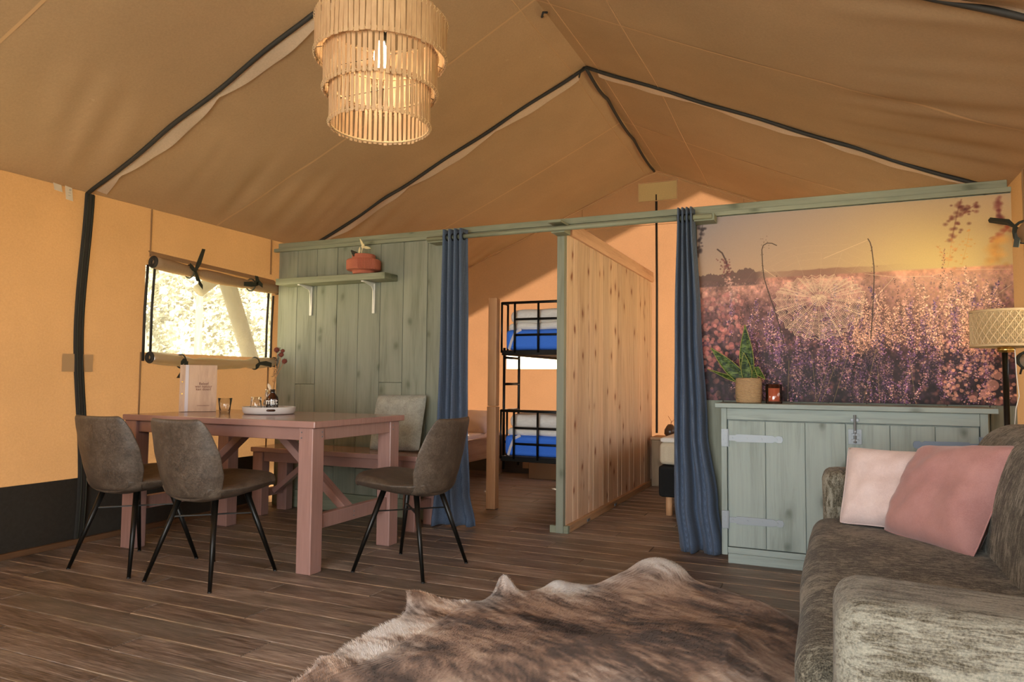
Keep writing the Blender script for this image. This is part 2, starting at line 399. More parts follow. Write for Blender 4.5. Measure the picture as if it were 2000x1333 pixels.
thin_glass('pink_glass', 0xf3d2c6, .5, .03)
thin_glass('amber_glass', 0x9a5a24, .6, .04)
plain('amber_solid', 0x3a1c08, .08)
plain('wax', 0xe8cdbd, .6)
plain('white_metal', 0xd9d6cc, .45)
plain('zinc', 0x7c8083, .48, .6)
plain('zinc_blue', 0x75808e, .5, .6)
plain('brass', 0xc9a25a, .25, .9)
t = NT('terracotta'); v = t.coord((1, 1, 1)); t.base(t.ramp(t.noise(v, 200, 2, .6), [(.3, 0x9c5640), (.7, 0xa9614a)])); t.rough(.85); MATS['terracotta'] = t.m
plain('dry_cream', 0xd8c89a, .8); plain('dry_dark', 0x2c2a1c, .8)
t = NT('seagrass'); v = t.coord((1, 1, 1)); w = t.new('TexWave', wave_type='BANDS', bands_direction='Z'); w.inputs['Scale'].default_value = 38; w.inputs['Distortion'].default_value = 2; w.inputs['Detail'].default_value = 3; w.inputs['Detail Scale'].default_value = 6; t.link(v, w.inputs['Vector'])
t.base(t.mix(.5, t.ramp(w.outputs['Fac'], [(.2, 0x9c7c58), (.8, 0xcba97e)]), t.ramp(t.noise(v, 160, 3, .7), [(.3, 0x94744e), (.7, 0xc8a67c)]))); t.rough(.9); t.bump(w.outputs['Fac'], .8, .004); MATS['seagrass'] = t.m
t = NT('snake_leaf'); v = t.coord((1, 1, 3.0)); n = t.noise(v, 26, 4, .6, 1.2); t.base(t.ramp(n, [(.42, 0x1c2c14), (.5, 0x35491f), (.6, 0x5f7238)])); t.rough(.5); t.b.inputs['Specular IOR Level'].default_value = .2; MATS['snake_leaf'] = t.m
plain('leaf_edge', 0x8a8a40, .6); plain('soil', 0x2e231a, .95)
plain('tray_white', 0xd6d2cd, .35)
plain('flower_red', 0x6c3526, .9); plain('flower_dark', 0x40302c, .9); plain('flower_stem', 0xa87848, .8); plain('bunny_tail', 0xd8c4a8, .95)
plain('print_brown', 0x7d5240, .7); plain('print_white', 0xe8e4dc, .6); plain('print_grey', 0x8c8880, .6)
plain('strap_white', 0xcfc8cc, .7)
plain('paper_tag', 0xd6c8b0, .8); plain('tape_beige', 0xb89468, .6)
fabric('mattress_blue', 0x3c74e0, 0x4c86f4, 500, .85, .2)
fabric('duvet_white', 0xdedad2, 0xeeebe4, 400, .9, .25)
fabric('sheet_pink', 0xd8c4b8, 0xe6d6ca, 400, .9, .2)
fabric('mattress_cream', 0xc4b8a0, 0xd0c6b0, 400, .9, .2)
fabric('box_black', 0x1c1c1c, 0x2b2b2a, 500, .9, .2)
plain('vase_brown', 0x4a3626, .3)
plain('card_brown', 0x8a6a48, .9)
t = NT('leaves'); t.n.remove(t.b); d = t.new('BsdfDiffuse'); tr = t.new('BsdfTranslucent'); mx = t.new('MixShader'); mx.inputs[0].default_value = .5
oi = t.coord((1, 1, 1)); cc = t.ramp(t.noise(oi, 1.3, 5, .75), [(.38, 0x55544a), (.5, 0x928f7c), (.60, 0xecebe2)]); t.link(cc, d.inputs[0]); t.link(cc, tr.inputs[0]); t.link(d.outputs[0], mx.inputs[1]); t.link(tr.outputs[0], mx.inputs[2]); t.link(mx.outputs[0], t.out.inputs['Surface']); MATS['leaves'] = t.m  # near-white patches paint sunlit spots into the leaf colour
t = NT('ground_out'); v = t.coord((1, 1, 1), False); t.base(t.ramp(t.noise(v, 1.5, 8, .75), [(.35, 0x8c866a), (.6, 0xc0b898)])); t.rough(.95); MATS['ground_out'] = t.m

# ================================================================== SHELL
XL, XRt, YB, YF, YW = -4.27, .98, 7.4, -1.2, 4.60
RX, EAVE = -1.646, 2.195
def ridge(y):
    return 3.42 if y <= 5.05 else 3.42-.15*(y-5.05)/(YB-5.05)
TR = (-1.16, .91, 2.98, 5.05, 7.12)
def roofz(x, y, w=1.):
    half = RX-XL; t_ = min(abs(x-RX)/half, 1.0); z = ridge(y)+(EAVE-ridge(y))*t_
    ph = ((y-.91) % 2.07)/2.07; z -= .035*sin(pi*ph)**2*sin(pi*t_)*w
    if t_ > .62:
        k = (t_-.62)/.38; z += w*.042*k*(1-k)*1.6*mn.noise(Vector((x*.5, y*8+(x*3.0), 3.1)))*1.6
    return z
def P(x, y): return (x, y, roofz(x, y))

# ceiling (two slopes of one roof canvas)
m = MB()
m.grid(lambda u, v_: P(XL+(RX-XL)*u, YF+(YB-YF)*v_), 40, 260)
m.grid(lambda u, v_: P(RX+(XRt-RX)*u, YF+(YB-YF)*v_), 40, 260)
ceil = obj('ceiling', m, 'canvas_roof', smooth=True, kind='structure', label='sagging tan roof canvas of the tent', base=(RX, 3, EAVE))
def strip(pts, width, off=-.006, lift=None):
    """flat strip following the roof from point list (x,y), width along y"""
    mb = MB(); n = len(pts)-1
    def f(u, v_):
        i = min(int(round(u*n)), n); x, y = pts[i]; yy = y+(v_-.5)*width
        return (x, yy, roofz(x, min(max(yy, YF), YB))+off-(lift(u, v_) if lift else 0))
    mb.grid(f, n, 2); return mb
for ty in TR[1:4]:
    for sgn, xe in ((-1, XL), (1, XRt)):
        pts = [(RX+(xe-RX)*i/48, ty+.004*sin(i*.5)) for i in range(49)]
        # the black velcro tunnel over the frame pole, then the pale flap that hangs beside it
        mb = MB(); mb.tube([(x, y, roofz(x, y, .4)-.012-.003*sin(i*.5)) for i, (x, y) in enumerate(pts)], .0135, 6)
        obj('pole_sleeve', mb, 'band_black', ceil, smooth=True, label='black pole sleeve under the roof')
        mb = MB()
        def flap(u, v_, ty=ty, xe=xe):
            x = RX+(xe-RX)*(.03+.95*u); wv = .5+.5*mn.noise(Vector((x*2.2, ty, 1.)))*1.6
            w_ = (.020+.080*abs(sin(u*pi*3.1+.4))**.7)*v_
            y = ty+.02+w_*(.9 if ty > 4 or xe == XL else -.9)
            return (x, y, roofz(x, y)-.010-.022*v_*wv-.003*sin(u*50)*v_)
        mb.grid(flap, 90, 3)
        obj('sleeve_flap', mb, 'flap_pale', ceil, smooth=True, label='pale canvas flap along the sleeve')
for sy in (1.95, 4.02, 6.1):
    for xe in (XL, XRt):
        pts = [(RX+(xe-RX)*i/40, sy) for i in range(41)]
        obj('seam', strip(pts, .016, -.003), 'seam_pale' if True else '', ceil)
# ridge reinforcement and seams parallel to it
for x0 in (RX-.10, RX+.10):
    mb = MB(); mb.tube([(x0, y, roofz(x0, y)-.002) for y in np.linspace(.95, 7.35, 60)], .003, 5); obj('seam', mb, 'seam_pale', ceil)
mb = MB(); mb.tube([(RX+.55, y, roofz(RX+.55, y)-.002) for y in np.linspace(.95, 7.35, 60)], .003, 5); obj('seam', mb, 'seam_pale', ceil)
# ridge strap behind the last frame: scalloped black line
mb = MB(); nodes = [(5.05, 3.40), (5.62, 3.375), (6.5, 3.31), (7.36, 3.25)]; pts = []
for (a, za), (b, zb) in zip(nodes[:-1], nodes[1:]):
    for k in range(8):
        q = k/8; pts.append((RX+.012*sin(pi*q), a+(b-a)*q, za+(zb-za)*q-.045*sin(pi*q)))
pts.append((RX, 7.36, 3.245)); mb.tube(pts, .014, 6); obj('ridge_strap', mb, 'band_black', ceil, smooth=True, label='black strap sagging below the ridge')
mb = MB(); mb.tube([(RX-.02, 4.2, 3.40), (RX-.01, 4.16, 3.375), (RX+.015, 4.12, 3.38), (RX+.03, 4.15, 3.39)], .008, 6); obj('tie_strap', mb, 'band_black', ceil, smooth=True)
mb = MB(); mb.tube([(RX-.01, 5.02, 3.40), (RX-.03, 5.0, 3.36), (RX-.035, 4.99, 3.31)], [.006, .008, .005], 6); obj('tie_strap', mb, 'band_black', ceil, smooth=True)
# outer fly sheet over the tent
m = MB()
def fz(x): return 3.56-.46*abs(x-RX) if x > -4.55 else 3.56-.46*2.904-.07*(-4.55-x)
for a, b in ((-5.85, -4.55), (-4.55, RX), (RX, 1.78)):  # flatter left awning added and stretched to keep sun off the left wall
    m.grid(lambda u, v_, a=a, b=b: (a+(b-a)*u, -2.0+(7.87+2.0)*v_, fz(a+(b-a)*u)), 6, 10)
obj('roof_fly', m, 'canvas_fly', kind='structure', label='outer fly sheet above the roof')

# wall_left: canvas with window hole
def wallgrid(axis, c, a_lines, z_lines, holes, bow=.012, ztop=None):
    mb = MB(); A = a_lines; Z = z_lines
    def pt(i, j):
        a, z = A[i], Z[j]
        if ztop: z = min(z, ztop(a))
        b = c+bow*mn.noise(Vector((a*1.3, z*1.1, c)))
        return (b, a, z) if axis == 0 else (a, b, z)
    vs = [pt(i, j) for j in range(len(Z)) for i in range(len(A))]; n = len(A); fs = []
    for j in range(len(Z)-1):
        for i in range(n-1):
            am, zm = (A[i]+A[i+1])/2, (Z[j]+Z[j+1])/2
            if any(h[0] < am < h[1] and h[2] < zm < h[3] for h in holes): continue
            q = (j*n+i, j*n+i+1, (j+1)*n+i+1, (j+1)*n+i)
            if len({vs[k] for k in q}) > 2: fs.append(q)
    mb.add(vs, fs); return mb
def lines(*ks):
    out = []
    for a, b in zip(ks[:-1], ks[1:]):
        k = max(1, int(abs(b-a)/.12)); out += [a+(b-a)*i/k for i in range(k)]
    return out+[ks[-1]]
W1 = (3.42, 4.63, 1.20, 1.80)
m = wallgrid(0, XL, lines(YF, -.7, .6, 1.1, 2.6, 3.42, 4.63, YB), lines(0, .40, 1.20, 1.80, 2.2), [W1, (1.0, 2.4, 1.2, 1.80)], ztop=lambda y: roofz(XL, y)+.004)  # second opening, nearer the front, is unseen and added to let light in
wall_l = obj('wall_left', m, 'canvas_wall', smooth=True, kind='structure', label='orange canvas tent wall with a window', base=(XL, 3, 0))
mb = MB(); mb.grid(lambda u, v_: (XL+.02+.01*mn.noise(Vector((u*9, v_*2, 0))), YF+(YW-YF)*u, .03+.375*v_), 60, 3); obj('mud_skirt', mb, 'vinyl_black', wall_l, smooth=True, label='black vinyl skirt along the bottom')
mb = MB(); mb.box(XL+.0, XL+.045, YF, YW, 0, .035); obj('floor_batten', mb, 'batten_brown', wall_l, bevel=.004)
# zip over the frame pole
mb = MB(); zp = [(XL+.026+.01*sin(z*4), 2.985+.022*sin(z*3.0+.5)-.012*z, z) for z in np.linspace(.02, 2.18, 26)]
for (a, b) in zip(zp[:-1], zp[1:]):
    mb.add([(a[0], a[1]-.034, a[2]), (a[0]+.012, a[1], a[2]), (a[0], a[1]+.034, a[2]), (b[0], b[1]-.034, b[2]), (b[0]+.012, b[1], b[2]), (b[0], b[1]+.034, b[2])], [(0, 1, 4, 3), (1, 2, 5, 4)])
obj('pole_cover', mb, 'band_black', wall_l, smooth=True, label='black pole cover with zips')
for dy in (-.016, .016):
    mb = MB(); mb.tube([(p[0]+.012, p[1]+dy, p[2]) for p in zp], .0035, 5); obj('zip', mb, 'webbing', wall_l, smooth=True)
for y, z0, z1 in ((3.44, 1.86, 2.19), (3.395, .42, 1.2), (4.60, 1.9, 2.19), (4.60, .42, 1.2)):
    mb = MB(); mb.tube([(XL+.012, y, z0), (XL+.012, y, z1)], .006, 6); obj('seam', mb, 'seam', wall_l)
mb = MB(); mb.grid(lambda u, v_: (XL+.018, 2.85+.20*u, 1.06+.11*v_), 2, 2); obj('tape_patch', mb, 'tape_beige', wall_l, label='beige reinforcement patch')
# window_1
win = thing('window_1', (XL, 4.02, 1.2), 'clear foil window in the orange tent wall', None, kind='structure')
mb = MB(); mb.grid(lambda u, v_: (XL+.004+.006*sin(u*5+v_*3), 3.42+1.21*u, 1.2+.64*v_), 12, 6); obj('pane', mb, 'pvc_pane', win, smooth=True)
for y, z0, z1 in ((3.405, 1.14, 1.80), (3.46, 1.2, 1.80), (4.56, 1.2, 1.74), (4.615, 1.12, 1.72)):
    mb = MB(); mb.tube([(XL+.022, y, z0), (XL+.026, y-.004, (z0+z1)/2), (XL+.022, y+.012, z1)], .009, 6); obj('zip', mb, 'band_black', win, smooth=True)
# rolled blind above and rolled foil below
def roll(name, p0, p1, r, mat, endmat, sag, label):
    th = thing(name, ((p0[0]+p1[0])/2, (p0[1]+p1[1])/2, min(p0[2], p1[2])-r), label, 'window cover')
    p0, p1 = Vector(p0), Vector(p1); mb = MB(); pts = []; rs = []
    for i in range(29):
        q = i/28; p = p0.lerp(p1, q); p.z -= sag*sin(pi*q); pts.append(p)
        pinch = .78 if min(abs(q-.3), abs(q-.74)) < .03 else 1.; rs.append(r*pinch*(1+.08*sin(q*17)))
    mb.tube(pts, rs, 14); obj('roll', mb, mat, th, smooth=True)
    d = (p1-p0).normalized()
    for p, s_ in ((p0, -1), (p1, 1)):
        mb = MB(); mb.ring(p+d*s_*.004, r*.82, r*.24, 20, 6, ax=d); mb.ring(p+d*s_*.006, r*.45, r*.16, 16, 6, ax=d); obj('roll_end', mb, endmat, th, smooth=True)
    return th, pts
def tie(th, p, r, tails):
    mb = MB(); mb.ring(p, r*1.08, .006, 18, 6, ax=(0, 1, 0)); obj('tie_band', mb, 'webbing', th, smooth=True)
    for tl in tails:
        mb = MB(); q = [Vector(p)+Vector((r+.012, 0, 0))+Vector(x) for x in tl]
        for a, b, wa, wb in zip(q[:-1], q[1:], [.012, .02, .016, .014], [.02, .016, .014, .012]):
            n_ = Vector((0, 1, 0)) if abs((b-a).z) > abs((b-a).y) else Vector((0, 0, 1))
            mb.add([a-n_*wa, a+n_*wa, b+n_*wb, b-n_*wb, a-n_*wa+Vector((.003, 0, 0)), a+n_*wa+Vector((.003, 0, 0)), b+n_*wb+Vector((.003, 0, 0)), b-n_*wb+Vector((.003, 0, 0))],
                   [(0, 3, 2, 1), (4, 5, 6, 7), (0, 1, 5, 4), (2, 3, 7, 6), (1, 2, 6, 5), (3, 0, 4, 7)])
        obj('tie_tail', mb, 'webbing', th)
canvas('blind_canvas', 0xae9070, 0xa88460, .12)
th, pts = roll('window_blind', (XL+.05, 3.44, 1.82), (XL+.05, 4.64, 1.775), .042, 'blind_canvas', 'band_black', .015, 'brown canvas blind rolled up above the window, tied with black ribbons')
tie(th, pts[7], .044, [[(0, 0, 0), (.01, .02, .06), (.015, .045, .14), (.01, .06, .17)], [(0, 0, 0), (.0, -.03, .02), (0, -.05, .035)], [(0, 0, 0), (0, .03, -.07), (0, .07, -.11)]])
tie(th, pts[21], .044, [[(0, 0, 0), (.01, -.06, -.005), (.01, -.14, -.012)], [(0, 0, 0), (0, .01, .04), (0, .0, .07)], [(0, 0, 0), (0, .03, .02), (0, .07, 0)]])
mb = MB(); mb.grid(lambda u, v_: (XL+.012+.04*(1-v_), 3.42+1.22*u, 1.86+.04*v_-.045*u), 10, 2); obj('blind_hem', mb, 'blind_canvas', th, smooth=True)
th, pts = roll('window_foil_roll', (XL+.06, 3.43, 1.165), (XL+.06, 4.61, 1.165), .04, 'pvc_roll', 'band_black', .03, 'clear window foil rolled up below the window, tied with black ribbons')
tie(th, pts[6], .044, [[(0, 0, 0), (.01, -.02, -.05), (.015, -.08, -.12)], [(0, 0, 0), (0, -.03, .0), (0, -.05, -.02)]])
tie(th, pts[23], .044, [[(0, 0, 0), (.01, .05, .0), (.015, .11, -.01)], [(0, 0, 0), (0, -.03, -.02), (0, -.05, -.03)]])
for y, z, w_, h_ in ((2.765, 2.15, .05, .045), (2.835, 2.11, .045, .085)):
    mb = MB(); mb.grid(lambda u, v_: (XL+.03+.015*(1-v_), y-w_/2+w_*u, z+h_*v_-.005*u), 2, 2)
    o = obj('care_tag', mb, 'paper_tag', solid=.001, label='small white care tag %s sewn under the left roof edge' % ('with print, larger one,' if w_ < .05 else 'without print, smaller one,'), cat='tag')
    if w_ < .05:
        text('print', 'O\n---\n---', .016, 'print_grey', o, frame((XL+.047, y, z+.055), (0, 1, 0), (0.16, 0, 1)))

# wall_right
m = wallgrid(0, XRt, lines(YF, -.7, .6, 1.1, 2.6, 3.42, 4.40, 5.3, 7.0, YB), lines(0, .40, .75, 1.20, 1.84, 2.2), [(3.42, 4.40, 1.2, 1.84), (1.0, 2.4, 1.2, 1.84), (-.7, .6, 1.2, 1.84), (5.3, 7.0, .75, 1.84)], ztop=lambda y: roofz(XRt, y)+.004)  # bedroom and front bay openings are unseen, added to let daylight in
wall_r = obj('wall_right', m, 'canvas_wall', smooth=True, kind='structure', label='orange canvas wall behind the sofa', base=(XRt, 3, 0))
win2 = thing('window_2', (XRt, 3.95, 1.2), 'clear foil window behind the sofa', None, kind='structure')
mb = MB(); mb.grid(lambda u, v_: (XRt-.004, 3.42+.98*u, 1.2+.64*v_), 4, 4); obj('pane', mb, 'pvc_pane', win2)
mb = MB(); mb.tube([(XRt-.02, 4.43, 1.12), (XRt-.02, 4.42, 1.8)], .009, 6); obj('zip', mb, 'band_black', win2)
mb = MB(); mb.tube([(XRt-.02, 4.51, .42), (XRt-.02, 4.51, 2.18)], .006, 6); obj('seam', mb, 'seam', wall_r)
th, pts = roll('window_blind', (XRt-.055, 3.40, 1.84), (XRt-.055, 4.36, 1.80), .045, 'blind_canvas', 'band_black', .01, 'canvas blind rolled up with a black bow, above the floor lamp')
mb = MB(); mb.tube([(XRt-.10, 4.33, 1.84), (XRt-.12, 4.36, 1.87), (XRt-.19, 4.42, 1.90)], [.008, .016, .014], 4); obj('tie_tail', mb, 'webbing', th)
mb = MB(); mb.tube([(XRt-.10, 4.32, 1.84), (XRt-.09, 4.30, 1.80), (XRt-.10, 4.31, 1.73)], [.010, .018, .016], 4); obj('tie_tail', mb, 'webbing', th)
mb = MB(); mb.ring((XRt-.055, 4.33, 1.815), .05, .007, 18, 6, ax=(0, 1, 0)); obj('tie_band', mb, 'webbing', th, smooth=True)
th, pts = roll('window_foil_roll', (XRt-.06, 3.42, 1.16), (XRt-.06, 4.38, 1.16), .04, 'pvc_roll', 'band_black', .02, 'clear foil rolled up behind the lamp shade, below the right window')
tie(th, pts[26], .042, [[(0, 0, 0), (-.08, .02, -.03), (-.09, .02, -.07)]])

# wall_rear (far gable)
def gz(x): return roofz(x, YB, 0)+.006
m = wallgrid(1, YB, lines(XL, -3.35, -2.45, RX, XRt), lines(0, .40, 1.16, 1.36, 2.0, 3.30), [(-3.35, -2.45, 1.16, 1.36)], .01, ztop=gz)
wall_b = obj('wall_rear', m, 'canvas_wall_dimmed', smooth=True, kind='structure', label='orange canvas gable wall of the bedrooms', base=(RX, YB, 0))
mb = MB(); mb.grid(lambda u, v_: (-3.35+.9*u, YB+.004, 1.16+.2*v_), 4, 2)
win3 = obj('window_3', mb, 'pvc_pane', kind='structure', label='low foil window behind the bunk bed')
mb = MB(); mb.tube([(-1.63, YB-.012, 3.0), (-1.625, YB-.014, 2.0), (-1.63, YB-.012, .5)], .012, 6); obj('zip', mb, 'band_black', wall_b, smooth=True, label='black zip line')
mb = MB(); mb.tube([(XL+.05+(RX-.03-XL)*i/20, YB-.01, gz(XL+.05+(RX-.03-XL)*i/20)-.03) for i in range(21)], .004, 5)
mb.tube([(RX+(XRt-RX)*i/20, YB-.01, gz(RX+(XRt-RX)*i/20)-.03) for i in range(21)], .004, 5); obj('seam', mb, 'seam_pale', wall_b)
for x in (-2.45, -.75):
    mb = MB(); mb.tube([(x, YB-.012, .4), (x, YB-.012, gz(x)-.04)], .003, 5); obj('seam', mb, 'seam', wall_b)
mb = MB(); mb.tube([(-2.8, YB-.012, 2.68), (-.5, YB-.012, 2.68)], .003, 5); obj('seam', mb, 'seam_pale', wall_b)
mb = MB(); mb.grid(lambda u, v_: (-1.82+.41*u, YB-.02, 2.93+.2*v_), 3, 2); o = obj('vent_patch', mb, 'vent_mesh', wall_b, label='pale rectangular vent patch')
mb = MB(); c4 = [(-1.82, YB-.024, 2.93), (-1.41, YB-.024, 2.93), (-1.41, YB-.024, 3.13), (-1.82, YB-.024, 3.13)]
for a, b in zip(c4, c4[1:]+c4[:1]): mb.tube([a, b], .005, 5)
obj('patch_hem', mb, 'seam_pale', o)
mb = MB(); mb.box(XL, XRt, YB-.05, YB-.02, 0, .38); obj('mud_skirt', mb, 'vinyl_black', wall_b)
# front: gable above a wide opening, outside the picture
m = MB()
m.grid(lambda u, v_: (XL+(XRt-XL)*u, YF, 2.12+(max(roofz(XL+(XRt-XL)*u, YF, 0), 2.121)-2.12)*v_), 20, 3)
m.grid(lambda u, v_: (XL+2.2*u, YF, 2.12*v_), 2, 4); m.grid(lambda u, v_: (XRt-.45+.45*u, YF, 2.12*v_), 2, 4)
obj('wall_front', m, 'canvas_wall', kind='structure', label='canvas front with a wide opening')

# ---------------------------------------------------------------- floor, board by board
floor = obj('floor', MB().box(XL-.1, XRt+.1, YF-.3, YB+.1, -.12, -.022), 'floor_joint', kind='structure', label='brown weathered plank floor', base=(RX, 3, -.12))
BW = .163; y = 1.58-BW*17; row = 0; plank_cache = {}
def plank(x0, x1, y0, y1):
    g = .0022
    key = (round(x1-x0, 3), round(y1-y0, 3))
    if key in plank_cache:
        src = plank_cache[key]; o = src.copy(); COL.objects.link(o); o.parent = floor
        o.location = Vector(((x0+x1)/2, (y0+y1)/2, -.021))-WL['floor']
        return
    mb = MB(); a, b, c_, d = x0+g*.6, x1-g*.6, y0+g, y1-g; e = .0028
    mb.add([(a, c_, -.021), (b, c_, -.021), (b, d, -.021), (a, d, -.021), (a, c_, -e), (b, c_, -e), (b, d, -e), (a, d, -e), (a+e, c_+e, 0), (b-e, c_+e, 0), (b-e, d-e, 0), (a+e, d-e, 0)],
           [(0, 1, 5, 4), (1, 2, 6, 5), (2, 3, 7, 6), (3, 0, 4, 7), (4, 5, 9, 8), (5, 6, 10, 9), (6, 7, 11, 10), (7, 4, 8, 11), (8, 9, 10, 11)])
    plank_cache[key] = obj('plank', mb, 'floor_board', floor, base=((x0+x1)/2, (y0+y1)/2, -.021))
offs = [0, .8, .3, 1.1, .5]
while y < YB:
    y1 = min(y+BW, YB)
    plank(-.11, XRt, y, y1)
    xs = [-.11]; x = -.11-.4-offs[row % 5]
    while x > XL+.35: xs.append(x); x -= 1.5
    xs.append(XL)
    for a, b in zip(xs[:-1], xs[1:]): plank(b, a, y, y1)
    y = y1; row += 1

# ---------------------------------------------------------------- the green board wall between living room and bedrooms
bw = thing('wall_back', (RX, YW, 0), 'sage green board wall with a wide doorway', kind='structure')
seams = [-4.17, -3.972, -3.773, -3.571, -3.364, -3.159, -2.951, -2.740, -2.56]
def gboard(x0, x1, z0, z1, y0=YW, th_=.02, mat='green_z', par=None, name='board'):
    return obj(name, MB().box(x0+.0018, x1-.0018, y0, y0+th_, z0, z1), mat, par or bw, bevel=.0025)
for i, (a, b) in enumerate(zip(seams[:-1], seams[1:])):
    if i in (1, 5): gboard(a, b, .14, .985+.02*(i == 5)); gboard(a, b, .988+.02*(i == 5), 2.09)
    elif i in (2, 4): gboard(a, b, .14, .34); gboard(a, b, .343, 2.09)
    else: gboard(a, b, .14, 2.09, YW+.002*(i % 2))
obj('skirting', MB().box(-4.17, -2.56, YW-.012, YW+.01, 0, .138), 'green_x', bw, bevel=.003, label='green skirting board')
x = -.80
while x < .92:
    b = min(x+.2, .925); gboard(x, b, .0, 2.09); x = b
obj('wall_core', MB().box(-4.17, -2.57, YW+.024, YW+.03, 0, 2.09).box(-.79, .92, YW+.024, YW+.03, 0, 2.09), 'green_x', bw)
obj('top_rail', MB().box(-4.17, .905, YW-.012, YW+.045, 2.108, 2.150), 'green_x', bw, bevel=.003, label='green rail along the wall top')
obj('picture_rail', MB().box(-4.205, -2.50, YW-.028, YW+.005, 2.078, 2.106), 'green_x', bw, bevel=.003)
obj('picture_rail', MB().box(-.78, .92, YW-.028, YW+.005, 2.078, 2.106), 'green_x', bw, bevel=.003)
obj('lintel', MB().box(-2.56, -.78, YW-.006, YW+.04, 2.09, 2.107), 'green_x', bw, bevel=.003)
obj('door_jamb', MB().box(-.805, -.775, YW-.02, YW+.05, 0, 2.09), 'green_z', bw, bevel=.003)
obj('door_post', MB().box(-1.705, -1.652, YW, YW+.05, 0, 2.09), 'green_z', bw, bevel=.003, label='green post in the doorway')
obj('post_foot', MB().box(-1.75, -1.705, YW+.005, YW+.04, 0, .05).box(-1.652, -1.618, YW+.005, YW+.04, 0, .05), 'green_x', bw, bevel=.003)

# ---------------------------------------------------------------- the pine partition between the bedrooms
pw = thing('wall_partition', (-1.65, 6, 0), 'raw pine board partition between the two bedrooms', kind='structure')
ys = [4.652]; ws = [.14, .10, .135, .13, .10, .15, .12, .14, .13, .16, .12, .14, .13, .15, .14, .12, .15, .14, .15]
for w_ in ws:
    if ys[-1]+w_ < 7.22: ys.append(ys[-1]+w_)
ys.append(7.25)
for i, (a, b) in enumerate(zip(ys[:-1], ys[1:])):
    g = .0035 if i in (2, 4, 9) else .001
    obj('board', MB().box(-1.672+.002*(i % 3), -1.650+.002*(i % 3), a+g, b-g, .045, 2.09), 'pine_z', pw, bevel=.002)
obj('base_batten', MB().box(-1.665, -1.618, 4.652, 7.25, 0, .048), 'bed_wood_y', pw, bevel=.003)
obj('top_batten', MB().box(-1.665, -1.628, 4.70, 7.26, 2.05, 2.10), 'pine_y', pw, bevel=.003)
obj('top_cap', MB().box(-1.675, -1.635, 4.74, 7.27, 2.101, 2.155), 'pine_y', pw, bevel=.003)
for yy in (5.05, 5.78): obj('bracket', MB().box(-1.618, -1.612, yy-.03, yy+.03, .008, .028), 'zinc', pw, bevel=.002)

